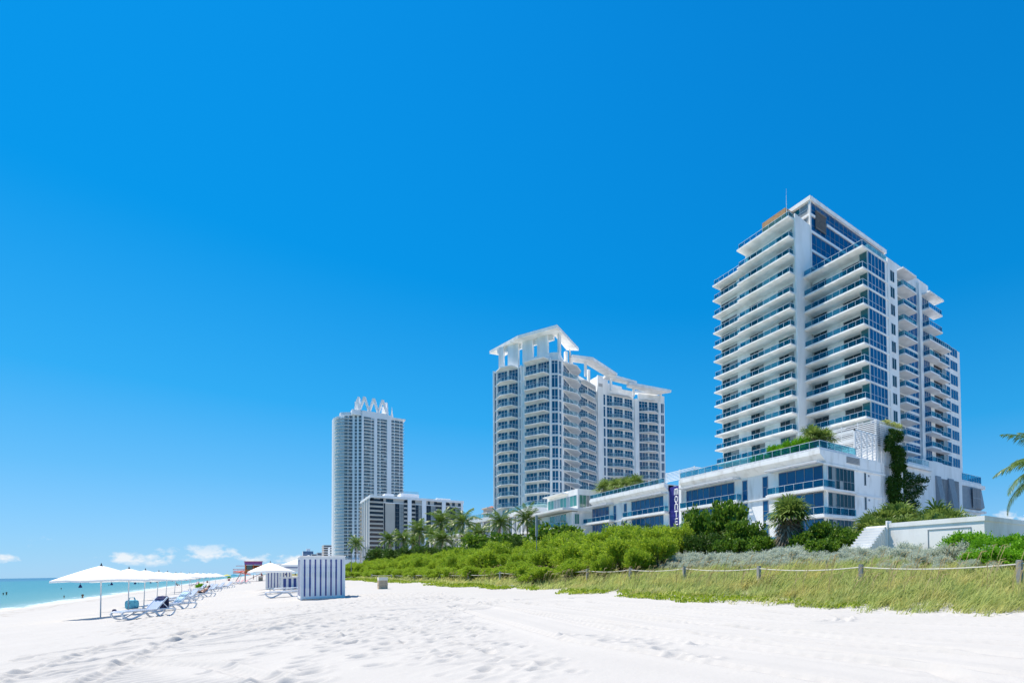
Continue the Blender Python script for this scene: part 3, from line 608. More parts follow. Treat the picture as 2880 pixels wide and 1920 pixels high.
# ------------------------------------------------------------------ tower with scalloped balconies (middle)
def tower_middle():
    t = empty('condominium_tower', (75, 145, 2), 'white condominium tower with curved glass balconies and open roof canopies', 'tower')
    C1, C2, C3, D, E_, F_, G, H, I = (58.18, 129.88), (59.65, 128.6), (60.73, 129.04), (70.68, 139.71), (79.96, 145.07), (83.01, 144.96), (92.95, 144.09), (94.34, 143.92), (102.81, 140.84)
    B1, B2, B3 = (54.56, 138.85), (53.87, 140.57), (49.92, 148.66)
    zb = [53.5, 49.8, 46.6, 43.5, 40.4, 37.4, 34.3, 31.3, 28.3, 25.3, 22.2, 19.1]; ztop = 57.3; zs = [ztop]+zb
    MB().hexa([B3, B2, B1, C1, C2, C3, D, E_, F_, G, H, I, (104.5, 168), (60, 170)], 16, ztop).build('wall', 'stucco', t)
    f3, f23, f2, fc, fd, f4, f5, f6, f7, f8, f9 = Face(B3, B2), Face(B2, B1), Face(B1, C1), Face(C1, C2), Face(C2, C3), Face(C3, D), Face(D, E_), Face(E_, F_), Face(F_, G), Face(G, H), Face(H, I)
    m = MB()
    for z in zs:
        for f in (f3, f23, f2, fc, fd): m.fbox(f, 0, f.L, .0, .22, z-.3, z-.02)
    m.build('floor_band', 'stucco2', t)
    for f, us in ((f3, (.05, 1.2, 5.2, 8.95)), (f23, (.9,)), (f2, (.35, 4.95, 9.5)), (fd, (1.1,)), (f8, (.7,))):
        for u in us: x, y = f.p(u, .12); MB().tube([(x, y, 16), (x, y, ztop+.3)], .25, 10).build('pilaster', 'stucco', t)
    MB().fbox(f6, .0, f6.L*.62, .0, .5, 16, 62.4).build('pilaster', 'stucco', t); MB().fbox(f8, 0, f8.L, .0, .4, 16, ztop).build('pilaster', 'stucco', t); MB().fbox(f9, 7.0, 7.55, 0, .3, 16, ztop).build('pilaster', 'stucco', t)
    def trap(f, u0, u1, d, a, b): return [f.p(u0, .0), f.p(u1, .0), f.p(u1-b, d), f.p(u0+a, d)]
    bays = ((f3, .6, 8.6, 1.9, 3.6, .5), (f2, .5, 9.2, 1.9, 1.4, .3), (f4, .5, 13.4, 3.0, 3.4, 5.5), (f5, .4, 10.3, 2.2, .5, 4.2), (f7, .3, 9.7, 2.0, 3.2, 2.4), (f9, .3, 6.9, 1.9, 2.6, 1.6))
    for i, z in enumerate(zs):
        for k, (f, u0, u1, d, a, b) in enumerate(bays):
            pl = trap(f, u0, u1, d, a, b)
            if i == 0: MB().hexa(pl, z-.05, z+.22).build('bay_canopy', 'stucco', t); continue
            balcony(pl[:2]+pl[2:], z-.1, t, .19, [f.p(u0+.1, .1), f.p(u0+a+.1, d-.12), f.p(u1-b-.1, d-.12), f.p(u1-.1, .1)], 1.1, 'stucco', 'rg2', post=1.1, base=0)
    for i, z in enumerate(zb):
        h = (zs[i]-z)-.36; tr = (.74,) if i < 2 else None; z0, z1 = z+.03, z+.03+h
        gl = 'glass_tower'
        for f, sp in ((f3, ((.3, .95, 1), (1.45, 4.95, 3), (5.45, 8.75, 3))), (f23, ((.15, .75, 1),)), (f2, ((.0, .25, 1), (.65, 4.7, 3), (5.2, 9.25, 4))), (f4, ((1.5, 6.5, 4), (7.2, 12.5, 4))),
                      (f5, ((.4, 5.2, 4), (5.6, 10.1, 4))), (f6, ((2.1, 2.9, 1),)), (f7, ((.2, 2.2, 2), (2.7, 5.9, 3), (6.4, 9.3, 3))), (f9, ((.2, 3.2, 3), (3.5, 6.7, 3)))):
            for u0, u1, n in sp: window(f, u0, u1, z0, z1, t, n, 1, gl, 'alu', 'sliding_door' if u1-u0 > 1.2 else 'window', .075, .03, (tr[0],) if tr else None, sub=False)
        window(fc, .08, fc.L-.05, z+.02, zs[i]-.33, t, 2, 1, 'glass_tower', 'alu', 'corner_window', .1, .03, (.78,) if i < 2 else (.3,), sub=False)
        window(fd, .08, fd.L-.2, z+.02, zs[i]-.33, t, 1, 1, 'glass_tower', 'alu', 'corner_window', .1, .03, (.3,), sub=False)
        window(f9, 7.6, f9.L-.2, z+.1, zs[i]-.4, t, 2, 1, 'glass_tower', 'alu', 'corner_window', .1, .03, None, sub=False)
    # parapets and roof piers
    for f, sp in ((f3, ((1.3, 3.0), (4.6, 8.3))), (f2, ((-1.0, 2.7), (4.4, 8.1)))):
        for u0, u1 in sp: MB().fbox(f, u0, u1, -.95, -.4, ztop, 64.3).build('roof_pier', 'stucco', t)
    MB().fbox(fd, .5, 1.2, -.7, -.1, ztop, 64.3).build('roof_pier', 'stucco', t)
    MB().fbox(f3, .2, f3.L-.1, -1.6, -1.0, 62.9, 64.29).fbox(f2, .1, f2.L-.2, -1.6, -1.0, 62.9, 64.29).build('roof_beam', 'stucco', t)
    for bx in ((65.2, 65.9, 136, 137, ztop, 63.3), (74.0, 74.7, 139.5, 140.2, ztop, 61.3), (80.2, 84, 145.2, 152, ztop, 62.3), (84, 89.5, 146, 152, ztop, 61.2)): MB().box(*bx).build('roof_pier', 'stucco', t)
    m = MB(); m.hexa([f2.p(0, -.3), f2.p(f2.L, -.3), fc.p(fc.L, -.2), fd.p(fd.L, -.3), (64, 134), (60, 142)], ztop, ztop+1.9)
    n = 10                                       # sweeping parapet from the prow down to the lower terrace
    pr = [(66.0+(71.0-66.0)*i/n, 135.4+(140.6-135.4)*i/n, ztop+6.0*(1-math.sin(i/n*math.pi/2))+.5) for i in range(n+1)]
    m.add([(x, y, ztop) for x, y, z in pr]+[(x, y, z) for x, y, z in pr]+[(x+.25, y-.25, ztop) for x, y, z in pr]+[(x+.25, y-.25, z) for x, y, z in pr],
          [(i, i+1, n+2+i, n+1+i) for i in range(n)]+[(2*n+2+i, 3*n+3+i, 3*n+4+i, 2*n+3+i) for i in range(n)]+[(n+1+i, n+2+i, 3*n+4+i, 3*n+3+i) for i in range(n)])
    m.fbox(f7, 0, f7.L, -.6, -.3, ztop, ztop+2.6); m.fbox(f9, 0, f9.L, -.5, -.2, ztop, ztop+2.2); m.fbox(f5, 1, f5.L, -.6, -.3, ztop, ztop+1.8)
    m.build('parapet', 'stucco', t)
    for pl, z, hole in (([(50.3, 153.5), (52.8, 138.6), (58.2, 126.0), (69.1, 135.6), (66.4, 137.6), (60.0, 131.2), (56.4, 140.4), (54.2, 152.8)], 64.3, None),
                        ([(66.5, 134.4), (71.8, 132.4), (83.5, 138.7), (83.0, 142.4), (71.5, 136.4), (67.2, 137.8)], 61.3, None),
                        ([(80.4, 139.5), (91.3, 139.8), (92.0, 142.5), (81.0, 143.0)], 60.9, None),
                        ([(88.2, 139.4), (97.9, 137.8), (102.9, 137.1), (100.5, 143.2), (94.0, 146.5), (93.4, 145.4), (97.5, 141.9), (89.0, 142.2)], 59.8, None)):
        MB().hexa(pl, z, z+.8).build('roof_canopy', 'stucco', t)
    for x, y in ((70.8, 135.2), (82.2, 140.6), (91, 141.5), (101, 140.6)): MB().box(x, x+.6, y, y+.6, ztop, 59.8 if x > 95 else 60.9 if x > 85 else 61.3).build('canopy_post', 'stucco', t)
    v = MB()
    for i in range(5): v.fbox(f6, .3, 1.7, .5, .56, 59.0+i*.2, 59.1+i*.2)
    v.build('vent_grille', 'midgrey', t)
    # podium with a curved glass-edged deck
    pl = [(47.6, 168), (49.2, 158), (51.0, 148), (51.2, 139), (50.4, 131), (49.2, 123.5), (58, 122.5), (104, 136), (104, 168)]
    MB().hexa(pl, 16.3, 17.3).build('podium_deck', 'stucco', t)
    MB().hexa([(x+.9 if x < 60 else x, y+(.8 if y < 140 and x > 49 else 0)) for x, y in pl], 2, 16.3).build('podium_wall', 'grey', t)
    railing([(47.8, 168), (49.35, 158), (51.15, 148), (51.35, 139), (50.55, 131), (49.35, 123.7), (58, 122.7)], 17.3, t, 1.3, 'rg3', 2.0, .1, 'deck_railing')
    m = MB()
    for a, b in zip(pl[:5], pl[1:6]):
        for q in (0, .5): x, y = a[0]+(b[0]-a[0])*q, a[1]+(b[1]-a[1])*q; m.box(x+.15, x+.75, y-.35, y+.35, 2, 16.29)
    m.hexa([(x-.1 if x < 60 else x, y) for x, y in pl], 11.0, 11.5)
    m.build('podium_column', 'stucco', t)
tower_middle()

class Lim:
    """first `cap` pieces become parts of their own, the rest one part marked as stuff"""
    def __init__(s, name, mats, parent, cap=100): s.n, s.m, s.p, s.cap, s.k, s.rest = name, mats, parent, cap, 0, MB()
    def get(s): s.k += 1; return MB() if s.k <= s.cap else s.rest
    def put(s, mb):
        if mb is not s.rest: mb.build(s.n, s.m, s.p)
    def end(s):
        if s.rest.v: tag(s.rest.build(s.n, s.m, s.p), kind='stuff')

def tower_far():
    t = empty('crowned_tower', (80, 545, 2), 'far pale high-rise with rounded balconies and a white zigzag crown', 'tower')
    zt, fl, n = 139.0, 2.95, 46
    core = [(51.0, 565), (52.6, 558), (54.4, 553.2), (57.1, 549.9), (66.5, 541.8), (69.1, 539.4), (100.4, 539.4), (101.5, 570), (51, 575)]
    MB().hexa(core, 2, zt).build('wall', 'stucco2', t)
    B = Lim('balcony', ['stucco2', 'rg2'], t, 100); Wn = Lim('window', ['glass_far', 'alu'], t, 100)
    fd = Face((57.1, 549.9), (66.5, 541.8)); fe = Face((66.5, 541.8), (69.1, 539.4)); ff = Face((69.1, 539.4), (100.4, 539.4)); fl0 = Face((52.6, 558), (57.1, 549.9))
    def slab(pl, rl, z):
        b = B.get(); b.hexa(pl, z, z+.25, 0)
        for a, c in zip(rl[:-1], rl[1:]): f = Face(a, c); b.fbox(f, 0, f.L, 0, .05, z+.3, z+1.15, 1); b.fbox(f, 0, f.L, -.03, .08, z+1.15, z+1.25, 0)
        B.put(b)
    def bulge(u0, u1, d): return [ff.p(u0+(u1-u0)*i/8, .02+d*math.sin(math.pi*i/8)**.6) for i in range(9)]
    for k in range(n):
        z = zt-fl*(k+1); z1 = z+fl
        arc = [(51.6, 560.5), (51.2, 556), (52.2, 551.6), (54.3, 548.6), (57.0, 546.8), (60.5, 544.6)]
        slab(arc+[(62, 546), (53.5, 561)], arc, z)
        for u0, u1, d in ((1.2, 8.9, 1.1), (11.2, 18.6, 1.1), (22.0, 32.2, .9)):
            a = bulge(u0, u1, d); slab(a, a, z)
        for f, u0, u1, nx in ((fd, .6, 3.4, 2), (fd, 4.2, 7.6, 4), (fd, 9.5, 11.5, 2), (fe, .6, 3.0, 2), (ff, 1.3, 6.4, 5), (ff, 6.9, 8.8, 2), (ff, 11.2, 13.0, 2), (ff, 13.9, 18.4, 4), (ff, 22.1, 24.0, 2), (ff, 24.6, 28.4, 4), (ff, 28.9, 30.9, 2), (fl0, 5.0, 8.6, 3)):
            if f is ff and k == 0 and u0 > 6 and u0 < 9: continue
            w = Wn.get(); us = np.linspace(u0, u1, nx+1)
            for i in range(nx): w.fbox(f, us[i]+.08, us[i+1]-.08, 0, .06, z+.38, z1-.38, 0)
            w.fbox(f, u0, u1, 0, .09, z+1.35, z+1.43, 1)
            Wn.put(w)
    B.end(); Wn.end()
    m = MB(); m.hexa([(54.5, 556), (55.2, 551.5), (58, 548.6), (62, 545), (62, 556)], zt, 141.8); m.box(62, 88, 540, 566, zt, 143.3); m.box(88, 100.4, 540, 566, zt, 140.8); m.hexa([(89, 538.6), (102.2, 538.4), (102.4, 566), (89, 566)], 140.0, 141.0); m.build('roof_parapet', 'stucco2', t)
    for bx in ((69.1, 70.1, 538.9, 539.4, 2, 137.99), (78.1, 80.1, 538.9, 539.4, 2, 137.99), (87.8, 91.0, 538.7, 539.4, 2, 142.4), (69.1, 87.79, 538.9, 539.4, 138, 143.29)): MB().box(*bx).build('pilaster', 'stucco2', t)
    m = MB()                                     # zigzag crown on three sides
    fr = [(67.4, 541.5, 143.3), (71.1, 541.5, 156), (74.6, 541.5, 143.3), (78.1, 541.5, 156), (81.3, 541.5, 143.3), (84.8, 541.5, 156), (88.3, 541.5, 143.3)]
    ls = [(67.4, 541.5+dy, z) for dy, z in ((0, 143.3), (4, 156), (8, 143.3), (12, 156), (16, 143.3), (20, 156), (24, 143.3))]
    rs = [(88.3, 541.5+dy, z) for dy, z in ((0, 143.3), (4, 155), (8, 143.3), (12, 155), (16, 143.3), (20, 155), (24, 143.3))]
    for pth in (fr, ls, rs):
        for a, b in zip(pth[:-1], pth[1:]): m.tube([a, b], 1.05, 4)
    m.tube([(92.5, 548, 140.5), (93, 548, 153), (93.6, 548, 140.5)], [.9, .4, .9], 4)
    m.build('crown', 'stucco', t)
    b = MB(); b.hexa([(51, 556), (56, 547), (66, 540), (104, 538), (104, 570), (50, 572)], 2, 14); b.build('base', 'stucco2', t)
tower_far()

def slab_block():
    t = empty('slab_block', (85, 420, 2), 'mid-distance beige block with dark glass strips and white columns', 'building')
    zt = 54.0; x0, y0, x1 = 57.75, 411.9, 115.4
    b = MB(); b.box(x0, x1, y0, 453.8, 2, zt-1.6); b.build('wall', 'beige', t)
    r = MB(); r.box(x0-.6, x1+.6, y0-.7, 454.5, zt-1.6, zt); r.build('roof', 'stucco2', t)
    for a in ((67, 72.5, 420, 428, zt, 56.6), (77.5, 89, 424, 436, zt, 58.2), (101, 110, 424, 434, zt, 56.5)): MB().box(*a).build('roof_block', 'stucco2', t)
    m = MB()
    for i in range(24): m.box(77.5+i*.48, 77.6+i*.48, 424, 424.1, 58.2, 60.0)
    m.box(77.5, 89, 424, 424.1, 59.2, 59.3); m.build('roof_fence', 'midgrey', t)
    nf = Face((x0, y0), (x1, y0)); of = Face((x0, 453.8), (x0, y0)); X = lambda x: x-x0
    c = MB()
    for a, bb in ((79.3, 81.7), (88.2, 90.9), (101.1, 103.6), (113.9, 115.4)): c.fbox(nf, X(a), X(bb), 0, .9, 2, zt-1.6)
    for u in (0, 10, 20.5, 31.5, 41.2): c.fbox(of, max(.01, u-.6), min(of.L-.01, u+.6), 0, .9, 2, zt-1.6)
    c.fbox(nf, 0, nf.L, 0, .6, zt-4.9, zt-4.4)
    c.build('column', 'stucco2', t)
    zs = [zt-1.6-3.3]+[zt-4.9-2.9*(k+1) for k in range(16)]
    for a, bb in ((71.75, 77.0), (84.2, 88.1), (91.0, 97.0), (106.6, 113.8)):
        for k in range(15):
            z = zt-4.9-2.9*(k+1); window(nf, X(a)+.02, X(bb)-.02, z+.02, z+2.88, t, 4, 1, 'glass_black', 'darkgrey', 'glass_panel', .08, .1, sub=False)
    B = Lim('balcony', ['beige', 'darkgrey', 'glass_black'], t, 100)
    for k in range(16):
        z = zt-4.9-2.9*k
        for a, bb in ((57.0, 65.0), (77.0, 79.3), (81.7, 84.2), (97.0, 101.1), (103.6, 106.6)):
            b = B.get(); b.fbox(nf, X(a)+.05, X(bb)-.05, .0, .75, z-.3, z+.75, 0); b.fbox(nf, X(a)+.1, X(bb)-.1, .0, .1, z+.8, z+2.5, 2); b.fbox(nf, X(a)+.05, X(bb)-.05, .70, .76, z+.95, z+1.15, 1); B.put(b)
        for u0, u1 in ((1, 9), (11, 19.5), (21.5, 30.5), (32.5, 40.5)):
            b = B.get(); b.fbox(of, u0, u1, 0, .1, z, z+2.7, 2)
            if k % 1 == 0 and u0 < 2: b.fbox(of, u0-1, u1, .1, 1.2, z-.25, z, 0)
            B.put(b)
    B.end()
    for a, bb in ((57.5, 59.5), (63, 65), (66.4, 70.8), (77.5, 79.5), (82, 84), (92, 93.5), (96, 98), (104, 106), (108, 110), (112, 114)): window(nf, X(a), X(bb), zt-4.3, zt-1.9, t, 2, 1, 'glass_far', 'darkgrey', 'window', .1, .1, sub=False)
    window(nf, X(65.2), X(66.1), 4, zt-5, t, 1, 14, 'glass_black', 'darkgrey', 'window_strip', .1, .1, sub=False)
slab_block()

def far_blocks():
    t = empty('low_terrace_building', (50, 190, 2.5), 'low white building with open columns behind the palms', 'building')
    m = MB(); m.box(47, 60, 172, 214, 13.2, 13.7); m.box(46, 60, 172, 216, 8.2, 8.7); m.build('floor_slab', 'stucco', t)
    MB().box(52, 60, 174, 213, 2, 13.2).build('wall', 'grey', t)
    for y in np.arange(173, 215, 6): MB().box(47.3, 47.8, y, y+.5, 2, 13.2).build('column', 'stucco', t)
    railing([(47.1, 214), (47.1, 172)], 13.7, t, 1.0, 'rg3', 3, .05)
    q = dep(1381, 1440, 290); t = empty('tiled_roof_building', (q[0], q[1], 2), 'far tan building with a small red tiled roof, beside the white tower', 'building')
    b = MB(); b.box(q[0]-2.2, q[0]+4, q[1]-2, q[1]+6, 2, q[2]+2.0)
    for k in range(4): b.box(q[0]-3.2, q[0]+4, q[1]-3, q[1]+6, q[2]-6+k*2.6, q[2]-5.4+k*2.6)
    b.build('wall', 'tan', t)
    z = q[2]+2; MB().add([(q[0]-3, q[1]-3, z), (q[0]+5, q[1]-3, z), (q[0]+5, q[1]+7, z), (q[0]-3, q[1]+7, z), (q[0]+1, q[1]+2, z+1.8)], [(0, 1, 4), (1, 2, 4), (2, 3, 4), (3, 0, 4), (3, 2, 1, 0)]).build('roof', 'terracotta', t)
    for (px, py, w, wid, label, k) in ((921, 1532, 760, 14, 'far tan balcony block left of the crowned tower, nearer the sea', 8), (938, 1538, 700, 12, 'far white balcony block tucked against the foot of the crowned tower', 6)):
        q = dep(px, py, w); t = empty('balcony_block', (q[0], q[1], 2), label, 'building')
        MB().box(q[0]-wid*.32, q[0]+wid*.4, q[1], q[1]+25, 2, q[2]).build('wall', 'tan' if k == 8 else 'stucco2', t)
        for i in range(k):
            z = q[2]-3.3*(i+1); b = MB(); b.box(q[0]-wid*.5, q[0]+wid*.45, q[1]-2.5, q[1], z, z+.9); b.build('balcony', 'stucco2', t)
            g = MB(); g.box(q[0]-wid*.3, q[0]+wid*.36, q[1]-.15, q[1]-.01, z+1, z+2.6); g.build('window', 'glass_far', t)
    q = dep(868, 1549, 1500); t = empty('glass_block', (q[0], q[1], 2), 'tiny distant blue glass building above the striped cabana', 'building')
    MB().box(q[0]-13, q[0]+11, q[1], q[1]+25, 2, q[2]).build('wall', 'stucco2', t)
    for i in range(14): z = q[2]-4.2*(i+1); MB().box(q[0]-12.6, q[0]+10.6, q[1]-.4, q[1]-.01, z, z+3.4).build('window', 'glass_blue', t)
    MB().box(q[0]-5, q[0]+4, q[1]+4, q[1]+14, q[2], q[2]+7).build('roof_block', 'stucco2', t)
    for px, py, w, wd_, label in ((893, 1557, 1250, 22, 'tiny distant low block between the glass building and the balcony blocks'), (905, 1553, 1050, 14, 'tiny distant pale block just left of the balcony blocks')):
        q = dep(px, py, w); t = empty('distant_block', (q[0], q[1], 2), label, 'building'); MB().box(q[0]-wd_/2, q[0]+wd_/2, q[1], q[1]+20, 2, q[2]).build('wall', 'grey', t)
        for i in range(5): MB().box(q[0]-wd_/2+.5, q[0]+wd_/2-.5, q[1]-.3, q[1]-.01, q[2]-4-i*4, q[2]-2-i*4).build('window', 'glass_far', t)
far_blocks()

# ------------------------------------------------------------------ low white wall with steps, gatehouse
def low_wall():
    t = empty('garden_wall', (31, 14.5, 2.4), 'low white painted wall with a flush door and white steps at its far end', 'wall')
    m = MB(); m.box(30, 30.35, 11.75, 17.5, 1.6, 4.35); m.box(30.35, 48, 11.75, 12.1, 1.6, 4.35); m.box(29.95, 30.4, 11.7, 17.55, 4.35, 4.62); m.box(30.4, 48, 11.7, 12.15, 4.35, 4.62); m.build('wall', 'stain', t)
    m = MB()
    y0, z0 = 14.9, 4.12
    m.box(29.975, 29.998, 12.45, 14.95, 4.02, 4.06); m.box(29.975, 29.998, 14.91, 14.95, 1.8, 4.02); m.box(29.975, 29.998, 12.45, 12.49, 3.7, 4.02); m.build('door_joint', 'midgrey', t)
    s = MB(); n = 10
    for i in range(n): s.box(30.0-(i+1)*.24, 30.0-i*.24-.02, 17.62, 19.1, 1.5, 4.5-(i+1)*.18+.04); s.box(30.0-(i+1)*.24-.03, 30.0-i*.24-.02, 17.6, 19.12, 4.5-(i+1)*.18+.04, 4.5-(i+1)*.18+.09)
    s.box(30.0, 31.2, 17.62, 19.1, 1.5, 4.5); s.box(29.9, 30.4, 17.51, 17.619, 1.5, 4.78)
    s.build('steps', 'stucco', t)
    q = dep(2886, 1440, 34); t2 = empty('gatehouse', (q[0]+.6, q[1]-.4, 2.4), 'white hut with a pyramid roof at the right edge', 'hut')
    x, y = q[0]+.75, q[1]-.35; MB().box(x-.55, x+1.5, y-1.2, y+.5, 2.0, 5.1).build('wall', 'stucco', t2)
    MB().add([(x-.6, y-1.25, 5.1), (x+1.55, y-1.25, 5.1), (x+1.55, y+.55, 5.1), (x-.6, y+.55, 5.1), (x+.45, y-.3, 6.5)], [(0, 1, 4), (1, 2, 4), (2, 3, 4), (3, 0, 4), (3, 2, 1, 0)]).build('roof', 'stucco2', t2)
low_wall()

# ------------------------------------------------------------------ vegetation
def leaf_mat(name, a, b, c=None, trans=.35, rough=.55, spec=.25):
    m = bpy.data.materials.new(name); m.use_nodes = True; t = m.node_tree; t.nodes.clear(); L = t.links.new
    o = nd('ShaderNodeOutputMaterial', t); mx = nd('ShaderNodeMixShader', t); mx.inputs[0].default_value = trans
    p = nd('ShaderNodeBsdfPrincipled', t); p.inputs['Roughness'].default_value = rough; p.inputs['Specular IOR Level'].default_value = spec
    tr = nd('ShaderNodeBsdfTranslucent', t); g = nd('ShaderNodeNewGeometry', t); r = nd('ShaderNodeValToRGB', t); e = r.color_ramp.elements
    a, b = [v*.86 for v in a], [v*.86 for v in b]; c = [v*.86 for v in c] if c else None
    e[0].color = (*a, 1); e[1].color = (*b, 1)
    if c: q = e.new(.93); q.color = (*b, 1); e[-1].color = (*c, 1)
    oi = nd('ShaderNodeObjectInfo', t); k = mth('ADD', mth('MULTIPLY', g.outputs['Random Per Island'], .75, nt_=t), mth('MULTIPLY', oi.outputs['Random'], .22, nt_=t), nt_=t)
    L(k, r.inputs[0]); L(r.outputs[0], p.inputs['Base Color']); L(r.outputs[0], tr.inputs[0]); L(p.outputs[0], mx.inputs[1]); L(tr.outputs[0], mx.inputs[2]); L(mx.outputs[0], o.inputs[0])
    return m
M['lf_bright'] = leaf_mat('bright_green_leaves', (.17, .33, .018), (.50, .64, .05), (.46, .36, .14), .5)
M['lf_grape'] = leaf_mat('sea_grape_leaves', (.05, .14, .014), (.21, .36, .032), (.60, .48, .05), .38, .45, .25)
M['lf_dark'] = leaf_mat('dark_green_leaves', (.03, .09, .012), (.11, .21, .03), (.24, .17, .06), .35, .5, .25)
M['lf_silver'] = leaf_mat('silver_leaves', (.48, .56, .45), (.78, .82, .70), None, .38, .6, .2)
M['lf_right'] = leaf_mat('fresh_green_leaves', (.11, .34, .012), (.28, .58, .025), None, .45)
M['lf_vine'] = leaf_mat('ivy_leaves', (.02, .07, .006), (.07, .16, .012), (.16, .12, .03))
M['lf_ground'] = leaf_mat('beach_vine_leaves', (.20, .34, .02), (.42, .50, .04), (.55, .46, .06), .4)
M['grass'] = leaf_mat('dune_grass', (.26, .36, .08), (.70, .76, .28), (.78, .66, .40), .5, .6)
_t = M['grass'].node_tree; _n = nd('ShaderNodeTexNoise', _t); _n.inputs['Scale'].default_value = .7; _n.inputs['Detail'].default_value = 4; _c = nd('ShaderNodeTexCoord', _t); _t.links.new(_c.outputs['Object'], _n.inputs['Vector'])
_m = nd('ShaderNodeMapRange', _t); _m.inputs[1].default_value = .45; _m.inputs[2].default_value = .72; _m.inputs[4].default_value = .75; _t.links.new(_n.outputs[0], _m.inputs[0]); _x = nd('ShaderNodeMix', _t, data_type='RGBA'); _x.inputs[7].default_value = (.66, .56, .22, 1); _t.links.new(_m.outputs[0], _x.inputs[0])
for _l in [l for l in _t.links if l.from_node.type == 'VALTORGB']:          # straw-coloured patches among the green
    _to = _l.to_socket; _fr = _l.from_socket; _t.links.remove(_l); _t.links.new(_fr, _x.inputs[6]); _t.links.new(_x.outputs[2], _to)
M['grass_head'] = leaf_mat('seed_heads', (.40, .32, .16), (.60, .50, .28), None, .3, .7)
M['palm'] = leaf_mat('palm_leaflets', (.07, .14, .02), (.19, .30, .045), (.42, .36, .11), .35, .4, .35)
M['sabal'] = leaf_mat('fan_palm_leaves', (.09, .18, .03), (.30, .40, .09), (.55, .48, .22), .38, .45, .3)
M['dead'] = leaf_mat('dead_palm_leaves', (.26, .20, .14), (.52, .44, .34), None, .3, .8, .1)
M['trunk'] = pm('palm_trunk', (.26, .22, .17), .9, .1, (.14, .115, .085), 3, .6, 12, stretch=(1, 1, 5))
M['bark'] = pm('shrub_stem', (.14, .11, .08), .9, .1, (.08, .06, .045), 5, .4, 20)
M['weathered'] = pm('weathered_grey_wood', (.40, .39, .37), .85, .15, (.24, .235, .22), 6, .4, 30, stretch=(3, 3, .5))
M['rope'] = pm('off_white_rope', (.78, .75, .68), .8, .15, (.62, .58, .50), 20)

def rnd_unit(n, g): d = g.normal(size=(n, 3)); return d/np.linalg.norm(d, axis=1)[:, None]
def leaves(P, D, L, W, g, fold=0.0):
    """one rhombic leaf per point P along direction D, length L, width W"""
    n = len(P); s = np.cross(D, rnd_unit(n, g)); s /= np.linalg.norm(s, axis=1)[:, None]+1e-9
    L = np.broadcast_to(L, (n,))[:, None]; W = np.broadcast_to(W, (n,))[:, None]
    v = np.stack([P, P+D*L*.55+s*W*.5, P+D*L, P+D*L*.55-s*W*.5], 1).reshape(-1, 3)
    return v, np.arange(4*n).reshape(n, 4)
def sprigs(lumps, n, k, L, W, sl, g, up=.6):
    """twigs of k leaves set through the lumps of a crown, more of them towards its outside"""
    w = np.array([l[3]*l[4]*l[5] for l in lumps])**.67; pick = g.choice(len(lumps), n, p=w/w.sum()); la = np.array(lumps)[pick]
    d = rnd_unit(n, g); d[:, 2] = np.where(d[:, 2] < -.35, -d[:, 2], d[:, 2]); rr = g.random(n)**.28
    P = la[:, :3]+d*rr[:, None]*la[:, 3:6]
    D = d*.7+rnd_unit(n, g)*.45+np.array([0, 0, up]); D /= np.linalg.norm(D, axis=1)[:, None]
    t = (np.arange(k)+.5)/k*sl
    Q = (P[:, None, :]+D[:, None, :]*t[None, :, None]*g.uniform(.6, 1.3, (n, 1, 1))).reshape(-1, 3)
    E = np.repeat(D, k, 0)*.75+rnd_unit(n*k, g)*.75; E /= np.linalg.norm(E, axis=1)[:, None]
    return leaves(Q, E, L*g.uniform(.6, 1.25, n*k), W*g.uniform(.7, 1.2, n*k), g)
def stems(lumps, g, r=.05, base=(0, 0)):
    m = MB()
    for l in lumps:
        q = [base[0]+g.normal(0, .15), base[1]+g.normal(0, .15), -.15]; mid = [(q[0]+l[0])/2+g.normal(0, .1), (q[1]+l[1])/2+g.normal(0, .1), l[2]*.4]
        m.tube([q, mid, [l[0], l[1], l[2]+l[5]*.4]], [r, r*.7, r*.25], 5)
    return m
def bush(name, seed, lumps, n, k, L, W, sl, mat, up=.6):
    g = np.random.default_rng(seed); root = empty(name, (0, 0, 0)); v, f = sprigs(lumps, n, k, L, W, sl, g, up)
    raw_mesh('foliage', v, f, mat, False, root); stems(lumps, g).build('stem', 'bark', root)
    return root
def lumps_for(seed, R_, H, n=9):
    g = np.random.default_rng(seed); o = [(0, 0, H*.5, R_*.62, R_*.62, H*.42)]
    for i in range(n):
        a = g.uniform(0, 6.28); d = g.uniform(.3, .75)*R_; h = g.uniform(.25, .82)*H; r = g.uniform(.22, .40)*R_
        o.append((math.cos(a)*d, math.sin(a)*d, h, r, r, g.uniform(.16, .30)*H))
    k = .86*H/max(l[2]+l[5] for l in o); o += [(math.cos(a)*d*R_, math.sin(a)*d*R_, g.uniform(.55, .82)*H/k, .09*R_, .09*R_, .14*H/k) for a, d in zip(g.uniform(0, 6.28, 9), g.uniform(.1, .75, 9))]
    return [(l[0], l[1], l[2]*k, l[3], l[4], l[5]*k) for l in o]
class Kind:
    """a few prototypes of one kind; the first uses of each take the prototype itself, later ones are copies"""
    def __init__(s, protos): s.p = protos; s.used = [False]*len(protos); s.i = 0
    def put(s, loc, rz, sc, label, cat, group=None, i=None):
        k = (s.i if i is None else i) % len(s.p); s.i += 1
        o = s.p[k] if not s.used[k] else copy_tree(s.p[k]); s.used[k] = True
        o.location = loc; o.rotation_euler = (0, 0, rz); o.scale = sc if hasattr(sc, '__len__') else (sc, sc, sc)
        return tag(o, label, cat, group)
g0 = np.random.default_rng(5)
PXOF = lambda x, y: (lambda q: PX+F*float(q @ _r)/float(q @ _f))(np.array([x, y, 3.0])-EYE)

